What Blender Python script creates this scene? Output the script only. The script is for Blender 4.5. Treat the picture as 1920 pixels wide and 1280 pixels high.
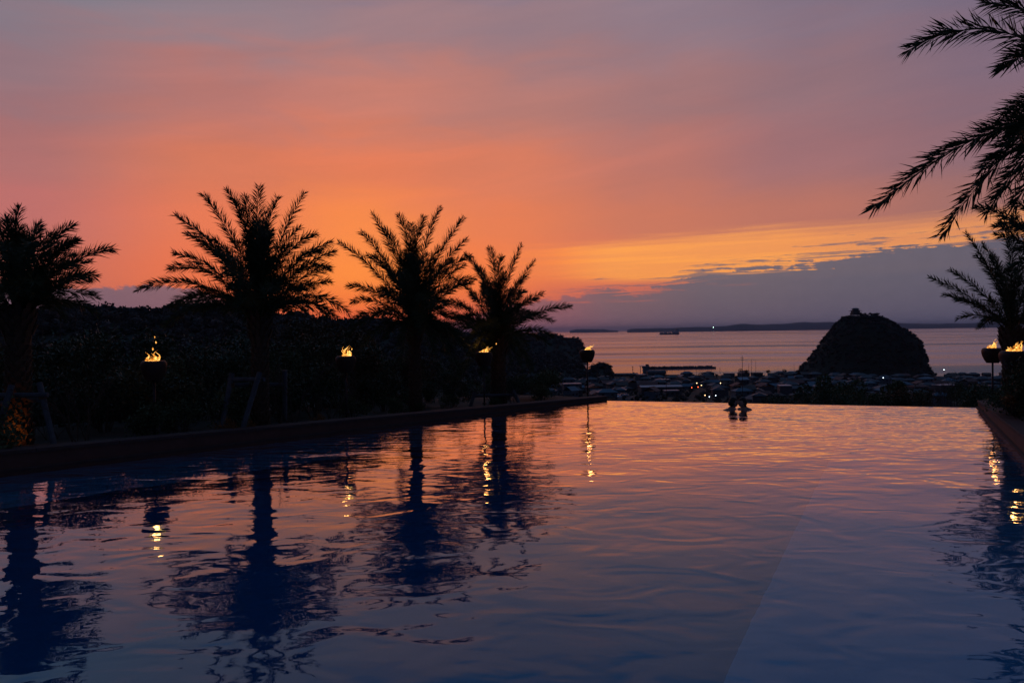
import bpy, math, random
import numpy as np
from mathutils import Vector, Matrix, Euler

R = math.radians
scene = bpy.context.scene
for o in list(bpy.data.objects):
    bpy.data.objects.remove(o)
C = scene.collection

# ------------------------------------------------------------------ camera
CAMZ = 1.87
cam_d = bpy.data.cameras.new('camera')
cam_d.lens = 28.0
cam_d.sensor_width = 36.0
cam_d.clip_start = 0.05
cam_d.clip_end = 120000
cam = bpy.data.objects.new('camera', cam_d)
C.objects.link(cam)
CAMROT = Euler((R(90 - 0.69), 0, 0)).to_matrix() @ Matrix.Rotation(R(-0.76), 3, 'Z')
cam.matrix_world = Matrix.Translation((0, 0, CAMZ)) @ CAMROT.to_4x4()
scene.camera = cam
FPX = 1920 * 28.0 / 36.0


def P(x, y, d):
    """point seen at (x, y) of the 1920 px photograph, d metres ahead"""
    v = CAMROT @ Vector(((x - 960) / FPX, -(y - 640) / FPX, -1))
    v = v * (d / v.y)
    return Vector((v.x, v.y, v.z + CAMZ))


def srgb(r, g, b):
    f = lambda c: (c / 255 / 12.92) if c / 255 <= 0.04045 else ((c / 255 + 0.055) / 1.055) ** 2.4
    return (f(r), f(g), f(b), 1.0)


# ------------------------------------------------------------------ view
scene.view_settings.view_transform = 'Standard'
scene.view_settings.look = 'None'
scene.view_settings.gamma = 1
scene.view_settings.exposure = 0
scene.view_settings.use_curve_mapping = False

# ------------------------------------------------------------------ world: sunset sky
SUN_AZ, SUN_EL = -12.3, -1.6
world = bpy.data.worlds.new('World')
scene.world = world
world.use_nodes = True
wt = world.node_tree
wt.nodes.clear()


class NG:
    def __init__(s, tree):
        s.t = tree

    def _in(s, sock, v):
        if v is None:
            return
        if isinstance(v, bpy.types.NodeSocket):
            s.t.links.new(v, sock)
        else:
            sock.default_value = v

    def m(s, op, a, b=None, c=None, clamp=False):
        n = s.t.nodes.new('ShaderNodeMath')
        n.operation = op
        n.use_clamp = clamp
        s._in(n.inputs[0], a); s._in(n.inputs[1], b); s._in(n.inputs[2], c)
        return n.outputs[0]

    def step(s, v, lo, hi):
        n = s.t.nodes.new('ShaderNodeMapRange')
        n.interpolation_type = 'SMOOTHSTEP'
        s._in(n.inputs['Value'], v)
        s._in(n.inputs['From Min'], lo); s._in(n.inputs['From Max'], hi)
        return n.outputs[0]

    def ramp(s, v, pts, mode='LINEAR'):
        n = s.t.nodes.new('ShaderNodeValToRGB')
        n.color_ramp.interpolation = mode
        e = n.color_ramp.elements
        while len(e) < len(pts):
            e.new(0.5)
        for k, (p, c) in enumerate(pts):
            e[k].position = p
            e[k].color = c if len(c) == 4 else (*c, 1)
        s._in(n.inputs[0], v)
        return n.outputs[0]

    def mix(s, f, a, b, blend='MIX'):
        n = s.t.nodes.new('ShaderNodeMix')
        n.data_type = 'RGBA'
        n.blend_type = blend
        s._in(n.inputs[0], f); s._in(n.inputs[6], a); s._in(n.inputs[7], b)
        return n.outputs[2]

    def curve(s, v, pts):
        n = s.t.nodes.new('ShaderNodeFloatCurve')
        cm = n.mapping
        cv = cm.curves[0]
        while len(cv.points) < len(pts):
            cv.points.new(0.5, 0.5)
        for k, (px, py) in enumerate(pts):
            cv.points[k].location = (px, py)
            cv.points[k].handle_type = 'AUTO_CLAMPED'
        cm.update()
        s._in(n.inputs['Value'], v)
        n.inputs['Factor'].default_value = 1
        return n.outputs[0]

    def comb(s, x, y, z=0.0):
        n = s.t.nodes.new('ShaderNodeCombineXYZ')
        s._in(n.inputs[0], x); s._in(n.inputs[1], y); s._in(n.inputs[2], z)
        return n.outputs[0]

    def noise(s, vec, scale, detail=3, rough=0.5, dist=0.0):
        n = s.t.nodes.new('ShaderNodeTexNoise')
        s._in(n.inputs['Vector'], vec)
        n.inputs['Scale'].default_value = scale
        n.inputs['Detail'].default_value = detail
        n.inputs['Roughness'].default_value = rough
        n.inputs['Distortion'].default_value = dist
        return n.outputs[0]


g = NG(wt)
tc = wt.nodes.new('ShaderNodeTexCoord')
sep = wt.nodes.new('ShaderNodeSeparateXYZ')
wt.links.new(tc.outputs['Generated'], sep.inputs[0])
DX, DY, DZ = sep.outputs
az = g.m('MULTIPLY', g.m('ARCTAN2', DX, DY), 57.2958)
el = g.m('MULTIPLY', g.m('ARCSINE', DZ), 57.2958)
T = g.m('DIVIDE', g.m('ADD', az, 60), 120, clamp=True)
# sky direction projected on a cloud layer, used by every cloud noise so that streaks converge towards the horizon
skyp = g.comb(g.m('MULTIPLY', az, 0.10), g.m('MULTIPLY', el, 0.42), 0.0)
wob = g.noise(skyp, 1.1, 4, 0.55, 0.6)
wobc = g.m('SUBTRACT', wob, 0.5)
elw = g.m('ADD', el, g.m('MULTIPLY', wobc, g.m('ADD', 1.2, g.m('MULTIPLY', g.m('MAXIMUM', el, 0.0), 0.20))))


def azramp(pts):
    return g.ramp(T, [((a + 60) / 120, srgb(*c)) for a, c in pts], 'EASE')


levels = [
    (0.6, [(-60, (120, 78, 95)), (-32, (165, 88, 92)), (-20, (215, 92, 68)), (-12, (238, 98, 58)), (-3, (215, 95, 70)), (6, (180, 92, 88)), (15, (140, 90, 95)), (32, (105, 85, 100)), (60, (85, 75, 98))]),
    (4.2, [(-60, (135, 85, 98)), (-32, (188, 98, 88)), (-20, (230, 106, 66)), (-11, (246, 132, 56)), (-3, (240, 116, 58)), (6, (215, 105, 78)), (15, (180, 100, 88)), (32, (135, 92, 98)), (60, (95, 80, 100))]),
    (7.6, [(-60, (130, 90, 104)), (-32, (182, 100, 98)), (-20, (225, 111, 72)), (-11, (240, 128, 60)), (-1, (224, 116, 72)), (10, (196, 110, 86)), (20, (178, 106, 92)), (32, (150, 100, 98)), (60, (100, 84, 104))]),
    (11.5, [(-60, (118, 92, 108)), (-32, (162, 101, 101)), (-20, (206, 111, 80)), (-10, (222, 116, 76)), (0, (206, 114, 84)), (10, (180, 108, 96)), (20, (152, 102, 106)), (32, (132, 97, 108)), (60, (96, 86, 108))]),
    (16.0, [(-60, (105, 92, 112)), (-32, (140, 108, 116)), (-20, (176, 110, 102)), (-9, (192, 118, 102)), (1, (176, 115, 106)), (11, (156, 110, 110)), (21, (138, 104, 112)), (32, (120, 97, 114)), (60, (92, 88, 112))]),
    (21.5, [(-60, (96, 92, 112)), (-32, (118, 118, 132)), (-20, (138, 119, 128)), (-8, (150, 117, 122)), (2, (142, 114, 122)), (12, (138, 116, 128)), (22, (121, 105, 122)), (32, (108, 97, 118)), (60, (88, 88, 112))]),
    (27.0, [(-60, (76, 98, 128)), (-32, (86, 108, 140)), (-18, (90, 110, 142)), (-4, (90, 109, 142)), (12, (86, 107, 140)), (32, (82, 101, 134)), (60, (72, 94, 126))]),
    (42.0, [(-60, (62, 96, 138)), (0, (66, 100, 144)), (60, (60, 94, 138))]),
    (85.0, [(-60, (42, 62, 96)), (0, (44, 64, 98)), (60, (42, 62, 96))]),
]
col = azramp(levels[0][1])
for k in range(1, len(levels)):
    f = g.step(elw, levels[k - 1][0], levels[k][0]) if k < 7 else g.step(el, levels[k - 1][0], levels[k][0])
    col = g.mix(f, col, azramp(levels[k][1]))
# soft streaks in the high veil of cloud
streak = g.noise(g.comb(g.m('MULTIPLY', g.m('ADD', az, g.m('MULTIPLY', el, -1.6)), 0.045), g.m('MULTIPLY', g.m('ADD', el, g.m('MULTIPLY', az, -0.12)), 0.30), 3.0), 1.3, 5, 0.6, 0.5)
fs = g.m('MULTIPLY', g.m('SUBTRACT', streak, 0.5), g.step(el, 5.0, 12.0))
gain = g.m('ADD', 1.0, g.m('MULTIPLY', fs, 0.36))
col = g.mix(1.0, col, g.comb(gain, g.m('ADD', 1.0, g.m('MULTIPLY', fs, 0.24)), g.m('ADD', 1.0, g.m('MULTIPLY', fs, 0.14))), 'MULTIPLY')

# bank of low grey cloud
bankpts = [(-60, 3.0), (-33, 3.05), (-24, 3.25), (-20.5, 2.7), (-17.5, 1.4), (-12, .3), (-6, .7), (1.2, 2.2), (4.6, 2.6), (5.6, 2.9), (6.6, 3.15), (7.8, 3.0),
           (9, 2.7), (11, 3.0), (13, 3.75), (15, 4.15), (20, 4.35), (23, 4.75), (28, 5.2), (60, 5.4)]
edge = g.m('MULTIPLY', g.curve(T, [((a + 60) / 120, e / 10) for a, e in bankpts]), 10)
bn = g.noise(g.comb(g.m('MULTIPLY', az, 1.15), g.m('MULTIPLY', el, 1.7), 7.0), 1.0, 7, 0.62, 0.3)
bn2 = g.noise(g.comb(g.m('MULTIPLY', az, 0.22), g.m('MULTIPLY', el, 4.2), 2.0), 1.0, 5, 0.6, 0.8)
right = g.step(az, 6.5, 11.0)
bump_amt = g.m('ADD', g.m('MULTIPLY', g.m('SUBTRACT', bn, 0.5), g.m('ADD', 1.35, g.m('MULTIPLY', right, 0.25))),
               g.m('MULTIPLY', g.m('SUBTRACT', bn2, 0.5), g.m('MULTIPLY', right, 2.6)))
dedge = g.m('SUBTRACT', g.m('ADD', edge, bump_amt), el)
bank = g.step(dedge, -0.07, 0.16)
# thin dark streaks of cloud floating just above the bank
stn = g.noise(g.comb(g.m('MULTIPLY', az, 0.20), g.m('ADD', g.m('MULTIPLY', el, 3.6), g.m('MULTIPLY', az, -0.10)), 9.0), 1.0, 5, 0.62, 0.7)
stm = g.m('MULTIPLY', g.step(dedge, -1.5, -0.25), g.step(az, 1.0, 7.5))
stm = g.m('MULTIPLY', stm, g.step(stn, g.m('SUBTRACT', 0.60, g.m('MULTIPLY', g.step(dedge, -1.2, 0.0), 0.13)), 0.62))
gapn = g.noise(g.comb(g.m('MULTIPLY', az, 0.13), g.m('ADD', g.m('MULTIPLY', el, 3.0), g.m('MULTIPLY', az, -0.08)), 17.0), 1.0, 4, 0.6, 0.5)
gap = g.m('MULTIPLY', g.step(gapn, 0.53, 0.60), g.m('MULTIPLY', g.step(dedge, 1.3, 0.4), g.m('MULTIPLY', g.step(az, 2.0, 6.0), g.step(az, 24.0, 12.0))))
bank = g.m('MULTIPLY', bank, g.m('SUBTRACT', 1.0, g.m('MULTIPLY', gap, 0.75)))
bank = g.m('MAXIMUM', bank, g.m('MULTIPLY', stm, 0.85))

# bright band of clear evening sky above the bank
up = g.m('ADD', 6.25, g.m('MULTIPLY', az, 0.028))
bstr = g.noise(g.comb(g.m('MULTIPLY', az, 0.07), g.m('ADD', g.m('MULTIPLY', el, 1.9), g.m('MULTIPLY', az, -0.055)), 5.0), 1.0, 5, 0.6, 0.4)
upn = g.m('ADD', up, g.m('MULTIPLY', g.m('SUBTRACT', bstr, 0.5), 1.5))
bandm = g.m('MULTIPLY', g.step(el, g.m('ADD', upn, 0.35), g.m('SUBTRACT', upn, 0.75)), g.step(az, -3.0, 5.0))
bandm = g.m('MULTIPLY', bandm, g.step(az, 62.0, 34.0))
bandm = g.m('MULTIPLY', bandm, g.step(el, g.m('ADD', 2.9, g.m('MULTIPLY', g.step(az, 3.0, 9.0), 0.2)), g.m('ADD', 4.5, g.m('MULTIPLY', g.step(az, 3.0, 9.0), -0.6))))
bandc = azramp([(-60, (240, 120, 60)), (2, (246, 132, 60)), (8, (252, 158, 70)), (18, (246, 156, 76)), (27, (228, 146, 86)), (40, (200, 128, 88)), (60, (170, 110, 90))])
bandc = g.mix(g.step(bstr, 0.42, 0.64), g.mix(0.26, bandc, srgb(200, 108, 88)), bandc)
col = g.mix(g.m('MULTIPLY', bandm, 0.95), col, bandc)

bankc = azramp([(-60, (88, 76, 100)), (-33, (104, 84, 106)), (-23, (116, 88, 106)), (-17, (150, 80, 88)), (-10, (170, 78, 76)), (-2, (150, 84, 88)), (3, (132, 88, 100)), (8, (108, 89, 102)),
                (15, (93, 88, 105)), (24, (85, 85, 105)), (33, (80, 82, 104)), (60, (72, 74, 96))])
lowm = g.step(el, 2.2, 0.0)
bankc = g.mix(g.m('MULTIPLY', lowm, 0.35), bankc, azramp([(-60, (100, 80, 102)), (-20, (130, 86, 104)), (3, (134, 98, 112)), (14, (109, 93, 109)), (33, (90, 87, 107)), (60, (78, 74, 100))]))
bankc = g.mix(1.0, bankc, g.comb(*(g.m('ADD', 1.0, g.m('MULTIPLY', g.m('SUBTRACT', bn, 0.5), q)) for q in (0.28, 0.2, 0.16))), 'MULTIPLY')
rim = g.m('MULTIPLY', g.m('MULTIPLY', g.step(dedge, 0.30, 0.0), g.step(dedge, -0.12, 0.0)), g.step(az, 14.0, 2.0))
rim = g.m('MULTIPLY', rim, g.step(az, -30.0, -12.0))
bankc = g.mix(g.m('MULTIPLY', rim, 0.35), bankc, srgb(236, 98, 70))
col = g.mix(g.m('MULTIPLY', bank, 0.97), col, bankc)

# the eastern half of the sky, away from the sunset
away = g.step(g.m('ABSOLUTE', az), 45.0, 105.0)
backc = g.ramp(g.m('DIVIDE', el, 90, clamp=True), [(0.0, srgb(30, 36, 60)), (0.15, srgb(38, 42, 68)), (0.4, srgb(36, 46, 76)), (1.0, srgb(42, 62, 96))])
col = g.mix(away, col, backc)

nish = wt.nodes.new('ShaderNodeTexSky')
nish.sky_type = 'NISHITA'
nish.sun_disc = False
nish.sun_elevation = R(SUN_EL)
nish.sun_rotation = R(SUN_AZ)
bg1 = wt.nodes.new('ShaderNodeBackground')
bg1.inputs[1].default_value = 0.05
wt.links.new(nish.outputs[0], bg1.inputs[0])
bg2 = wt.nodes.new('ShaderNodeBackground')
bg2.inputs[1].default_value = 1.07
wt.links.new(col, bg2.inputs[0])
addw = wt.nodes.new('ShaderNodeAddShader')
wt.links.new(bg1.outputs[0], addw.inputs[0])
wt.links.new(bg2.outputs[0], addw.inputs[1])
wo = wt.nodes.new('ShaderNodeOutputWorld')
wt.links.new(addw.outputs[0], wo.inputs[0])

# the sun has just set: its lamp lies below the horizon too
sl = bpy.data.lights.new('sun', 'SUN')
sl.energy = 0.5
sl.angle = R(0.5)
sl.color = (1.0, 0.45, 0.2)
so = bpy.data.objects.new('sun', sl)
C.objects.link(so)
sd = Vector((math.sin(R(SUN_AZ)) * math.cos(R(SUN_EL)), math.cos(R(SUN_AZ)) * math.cos(R(SUN_EL)), math.sin(R(SUN_EL))))
so.rotation_euler = sd.to_track_quat('Z', 'Y').to_euler()

# ------------------------------------------------------------------ helpers
rnd = random.Random(11)


def mat(name, c1, c2=None, scale=8.0, rough=0.85, bump=0.0, bscale=None, spec=0.3, detail=4, metal=0.0):
    m = bpy.data.materials.new(name)
    m.use_nodes = True
    t = m.node_tree
    b = t.nodes['Principled BSDF']
    b.inputs['Roughness'].default_value = rough
    b.inputs['Metallic'].default_value = metal
    b.inputs['Specular IOR Level'].default_value = spec
    gg = NG(t)
    tcn = t.nodes.new('ShaderNodeTexCoord').outputs['Object']
    if c2 is None:
        c2 = tuple(v * 0.6 for v in c1)
    n = gg.noise(tcn, scale, detail, 0.6)
    c = gg.ramp(n, [(0.3, (*c1, 1)), (0.7, (*c2, 1))])
    t.links.new(c, b.inputs['Base Color'])
    if bump:
        bn_ = t.nodes.new('ShaderNodeBump')
        bn_.inputs['Strength'].default_value = 0.7
        bn_.inputs['Distance'].default_value = bump
        t.links.new(gg.noise(tcn, bscale or scale * 4, 4, 0.6), bn_.inputs['Height'])
        t.links.new(bn_.outputs[0], b.inputs['Normal'])
    return m


def emit(name, c, s):
    m = bpy.data.materials.new(name)
    m.use_nodes = True
    t = m.node_tree
    t.nodes.clear()
    e = t.nodes.new('ShaderNodeEmission')
    e.inputs[0].default_value = (*c, 1)
    e.inputs[1].default_value = s
    o = t.nodes.new('ShaderNodeOutputMaterial')
    t.links.new(e.outputs[0], o.inputs[0])
    return m


def tag(o, label=None, cat=None, group=None, kind=None):
    if label: o['label'] = label
    if cat: o['category'] = cat
    if group: o['group'] = group
    if kind: o['kind'] = kind
    return o


def empty(name, loc=(0, 0, 0), rz=0.0):
    o = bpy.data.objects.new(name, None)
    o.empty_display_size = 0.2
    C.objects.link(o)
    o.location = loc
    o.rotation_euler = (0, 0, rz)
    return o


class MB:
    """collects geometry, then links it as one object"""

    def __init__(s):
        s.v = []; s.f = []; s.mi = []

    def add(s, vs, fs, mi=0):
        k = len(s.v)
        s.v.extend([tuple(v) for v in vs])
        s.f.extend([tuple(i + k for i in f) for f in fs])
        s.mi.extend([mi] * len(fs))
        return s

    def box(s, c, size, rz=0.0, mi=0, taper=1.0):
        hx, hy, hz = size[0] / 2, size[1] / 2, size[2] / 2
        ca, sa = math.cos(rz), math.sin(rz)
        vs = []
        for z, t in ((-hz, 1.0), (hz, taper)):
            for x, y in ((-hx, -hy), (hx, -hy), (hx, hy), (-hx, hy)):
                x2, y2 = x * t, y * t
                vs.append((c[0] + x2 * ca - y2 * sa, c[1] + x2 * sa + y2 * ca, c[2] + z))
        return s.add(vs, [(3, 2, 1, 0), (4, 5, 6, 7), (0, 1, 5, 4), (1, 2, 6, 5), (2, 3, 7, 6), (3, 0, 4, 7)], mi)

    def tube(s, pts, rads, n=8, mi=0, cap=True):
        pts = [Vector(p) for p in pts]
        rings = []
        vs = []
        ref = Vector((0.3, 1, 0.1)).normalized()
        for i, p in enumerate(pts):
            a = pts[max(0, i - 1)]; b = pts[min(len(pts) - 1, i + 1)]
            t = (b - a)
            if t.length < 1e-9: t = Vector((0, 0, 1))
            t.normalize()
            u = t.cross(ref)
            if u.length < 0.05: u = t.cross(Vector((1, 0, 0)))
            u.normalize(); w = t.cross(u)
            r = rads[i] if hasattr(rads, '__len__') else rads
            for k in range(n):
                th = 2 * math.pi * k / n
                vs.append(p + (u * math.cos(th) + w * math.sin(th)) * r)
        fs = []
        for i in range(len(pts) - 1):
            for k in range(n):
                a = i * n + k; b = i * n + (k + 1) % n
                fs.append((a, b, b + n, a + n))
        if cap:
            fs.append(tuple(range(n - 1, -1, -1)))
            m = (len(pts) - 1) * n
            fs.append(tuple(range(m, m + n)))
        return s.add(vs, fs, mi)

    def lathe(s, prof, c=(0, 0, 0), n=20, mi=0):
        vs = []; fs = []
        for r, z in prof:
            for k in range(n):
                th = 2 * math.pi * k / n
                vs.append((c[0] + r * math.cos(th), c[1] + r * math.sin(th), c[2] + z))
        for i in range(len(prof) - 1):
            for k in range(n):
                a = i * n + k; b = i * n + (k + 1) % n
                fs.append((a, b, b + n, a + n))
        return s.add(vs, fs, mi)

    def mesh(s, name, mats, smooth=False):
        me = bpy.data.meshes.new(name)
        me.from_pydata(s.v, [], s.f)
        if not isinstance(mats, (list, tuple)): mats = [mats]
        for m in mats: me.materials.append(m)
        if len(mats) > 1:
            me.polygons.foreach_set('material_index', s.mi)
        if smooth:
            me.polygons.foreach_set('use_smooth', [True] * len(me.polygons))
        me.update()
        return me

    def build(s, name, mats, parent=None, smooth=False, loc=None):
        return link(name, s.mesh(name, mats, smooth), parent, loc)


def link(name, me, parent=None, loc=None):
    o = bpy.data.objects.new(name, me)
    C.objects.link(o)
    if loc is not None: o.location = loc
    if parent is not None: o.parent = parent
    return o


def copy_tree(o, parent=None):
    c = o.copy()
    C.objects.link(c)
    if parent is not None: c.parent = parent
    for ch in list(o.children):
        copy_tree(ch, c)
    return c


def np_mesh(name, V, F, mats, MI=None, smooth=False):
    """V (n,3) array, F (m,k) array of equal-sized faces"""
    me = bpy.data.meshes.new(name)
    V = np.asarray(V, dtype=np.float32); F = np.asarray(F, dtype=np.int32)
    k = F.shape[1]
    me.vertices.add(len(V)); me.vertices.foreach_set('co', V.ravel())
    me.loops.add(F.size); me.loops.foreach_set('vertex_index', F.ravel())
    me.polygons.add(len(F))
    me.polygons.foreach_set('loop_start', np.arange(0, F.size, k, dtype=np.int32))
    me.polygons.foreach_set('loop_total', np.full(len(F), k, dtype=np.int32))
    if not isinstance(mats, (list, tuple)): mats = [mats]
    for m in mats: me.materials.append(m)
    if MI is not None: me.polygons.foreach_set('material_index', np.asarray(MI, dtype=np.int32))
    if smooth: me.polygons.foreach_set('use_smooth', np.ones(len(F), dtype=bool))
    me.update(calc_edges=True)
    me.validate()
    return me


def leaves(centers, size, rng, aspect=0.45, updir=0.0):
    """rhombic leaf faces with random directions at the given centres"""
    n = len(centers)
    a = rng.normal(size=(n, 3)); a[:, 2] += updir
    a /= np.linalg.norm(a, axis=1)[:, None]
    b = rng.normal(size=(n, 3)); b -= a * np.sum(a * b, axis=1)[:, None]
    b /= np.linalg.norm(b, axis=1)[:, None]
    s = (size * rng.uniform(0.6, 1.3, n))[:, None]
    V = np.empty((n, 4, 3))
    V[:, 0] = centers
    V[:, 1] = centers + a * s * 0.5 + b * s * aspect * 0.5
    V[:, 2] = centers + a * s
    V[:, 3] = centers + a * s * 0.5 - b * s * aspect * 0.5
    F = np.arange(n * 4).reshape(n, 4)
    return V.reshape(-1, 3), F


# ------------------------------------------------------------------ materials
M = {}
M['stone'] = mat('wall_stone', (0.15, 0.07, 0.052), (0.10, 0.05, 0.037), 3.0, 0.8, 0.004, 60, spec=0.2)
M['coping'] = mat('coping_stone', (0.10, 0.06, 0.052), (0.075, 0.046, 0.04), 5.0, 0.85, 0.003, 70, spec=0.15)
M['floor'] = mat('pool_tile', (0.015, 0.15, 0.34), (0.013, 0.135, 0.31), 30, 0.6)
M['shelf'] = mat('pool_shelf_tile', (0.17, 0.44, 0.64), (0.155, 0.41, 0.60), 30, 0.6)
M['deck'] = mat('deck_stone', (0.28, 0.24, 0.2), (0.2, 0.17, 0.14), 2.0, 0.7, 0.003, 50)
M['soil'] = mat('soil', (0.06, 0.045, 0.03), (0.03, 0.025, 0.018), 2.0, 0.95, 0.02, 15)
M['land'] = mat('land', (0.03, 0.033, 0.02), (0.038, 0.034, 0.024), 0.03, 0.95, 0.3, 0.4)
M['rock'] = mat('rock', (0.10, 0.085, 0.075), (0.06, 0.05, 0.045), 0.05, 0.9, 0.5, 0.3)
M['wood_far'] = mat('far_foliage', (0.042, 0.045, 0.04), (0.08, 0.055, 0.045), 0.06, 0.9)
M['leaf'] = mat('shrub_leaf', (0.055, 0.075, 0.03), (0.09, 0.11, 0.04), 1.5, 0.7)
M['leaf_warm'] = mat('autumn_leaf', (0.10, 0.05, 0.018), (0.05, 0.05, 0.02), 1.6, 0.7)
M['leaf_dark'] = mat('evergreen_leaf', (0.04, 0.06, 0.03), (0.055, 0.075, 0.03), 1.5, 0.6)
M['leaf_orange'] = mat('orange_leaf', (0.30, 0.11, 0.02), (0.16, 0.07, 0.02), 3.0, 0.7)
M['twig'] = mat('twig', (0.10, 0.075, 0.06), (0.06, 0.045, 0.035), 6, 0.9)
M['bark'] = mat('palm_bark', (0.12, 0.08, 0.05), (0.06, 0.04, 0.025), 14, 0.95, 0.01, 40)
M['frond'] = mat('palm_leaf', (0.04, 0.06, 0.022), (0.06, 0.08, 0.03), 3, 0.55)
M['rachis'] = mat('palm_rachis', (0.12, 0.11, 0.05), (0.09, 0.08, 0.04), 5, 0.6)
M['stake'] = mat('weathered_timber', (0.10, 0.11, 0.12), (0.06, 0.065, 0.07), 9, 0.85, 0.004, 40)
M['rope'] = mat('palm_rope', (0.18, 0.10, 0.05), (0.12, 0.07, 0.04), 30, 0.9)
M['iron'] = mat('rusted_iron', (0.09, 0.04, 0.028), (0.05, 0.028, 0.022), 12, 0.6, 0.002, 60, metal=0.3)
M['pole'] = mat('iron_pole', (0.05, 0.035, 0.035), (0.035, 0.028, 0.03), 12, 0.5, metal=0.4)
M['skin'] = mat('skin', (0.42, 0.25, 0.18), (0.38, 0.22, 0.16), 6, 0.5)
M['hair'] = mat('black_hair', (0.012, 0.010, 0.010), (0.02, 0.015, 0.012), 60, 0.5)
M['plaster'] = mat('house_plaster', (0.13, 0.16, 0.19), (0.09, 0.115, 0.14), 0.3, 0.8)
M['plaster_d'] = mat('house_siding', (0.10, 0.10, 0.11), (0.075, 0.075, 0.08), 0.3, 0.8)
M['roof_g'] = mat('grey_roof_tile', (0.06, 0.068, 0.08), (0.035, 0.04, 0.05), 0.5, 0.6)
M['roof_b'] = mat('blue_roof_sheet', (0.05, 0.11, 0.16), (0.04, 0.08, 0.12), 0.5, 0.5)
M['roof_r'] = mat('red_roof_tile', (0.15, 0.045, 0.035), (0.10, 0.035, 0.03), 0.5, 0.7)
M['roof_n'] = mat('brown_roof_tile', (0.07, 0.052, 0.045), (0.05, 0.04, 0.035), 0.5, 0.7)
M['roof_p'] = mat('pale_roof_sheet', (0.30, 0.33, 0.37), (0.24, 0.27, 0.30), 0.5, 0.45)
M['window'] = mat('window_glass', (0.03, 0.035, 0.045), (0.02, 0.025, 0.03), 1, 0.1, spec=0.7)
M['concrete'] = mat('harbour_concrete', (0.14, 0.13, 0.13), (0.10, 0.095, 0.09), 0.2, 0.9)
M['asphalt'] = mat('asphalt', (0.05, 0.05, 0.052), (0.04, 0.04, 0.042), 0.5, 0.9)
M['car_w'] = mat('white_car_paint', (0.7, 0.7, 0.72), (0.66, 0.66, 0.68), 1, 0.3, spec=0.6)
M['car_d'] = mat('grey_car_paint', (0.16, 0.17, 0.19), (0.14, 0.15, 0.17), 1, 0.3, spec=0.6)
M['tyre'] = mat('tyre', (0.02, 0.02, 0.02), (0.015, 0.015, 0.015), 5, 0.9)
M['hull'] = mat('ship_hull', (0.04, 0.05, 0.08), (0.05, 0.05, 0.07), 0.05, 0.6)
M['ship_white'] = mat('ship_superstructure', (0.35, 0.36, 0.38), (0.3, 0.3, 0.32), 0.05, 0.6)
M['timber_dark'] = mat('castle_wall', (0.25, 0.24, 0.23), (0.18, 0.17, 0.16), 0.5, 0.8)
M['lamp_warm'] = emit('lamp_warm', (1.0, 0.62, 0.28), 6)
M['lamp_cool'] = emit('lamp_cool', (0.75, 0.9, 1.0), 6)
M['lamp_red'] = emit('lamp_red', (1.0, 0.10, 0.03), 9)


def flame_mat(name, k):
    m = bpy.data.materials.new(name)
    m.use_nodes = True
    t = m.node_tree
    t.nodes.clear()
    gg = NG(t)
    tcn = t.nodes.new('ShaderNodeTexCoord').outputs['Object']
    n = gg.noise(tcn, 24, 3, 0.6, 0.6)
    c = gg.ramp(n, [(0.32, (1.0, 0.14, 0.01, 1)), (0.46, (1.0, 0.36, 0.04, 1)), (0.62, (1.0, 0.58, 0.16, 1))])
    e = t.nodes.new('ShaderNodeEmission')
    t.links.new(c, e.inputs[0])
    t.links.new(gg.m('MULTIPLY', gg.step(n, 0.25, 0.7), k), e.inputs[1])
    o = t.nodes.new('ShaderNodeOutputMaterial')
    t.links.new(e.outputs[0], o.inputs[0])
    return m


M['flame'] = flame_mat('flame', 2.3)


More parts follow.
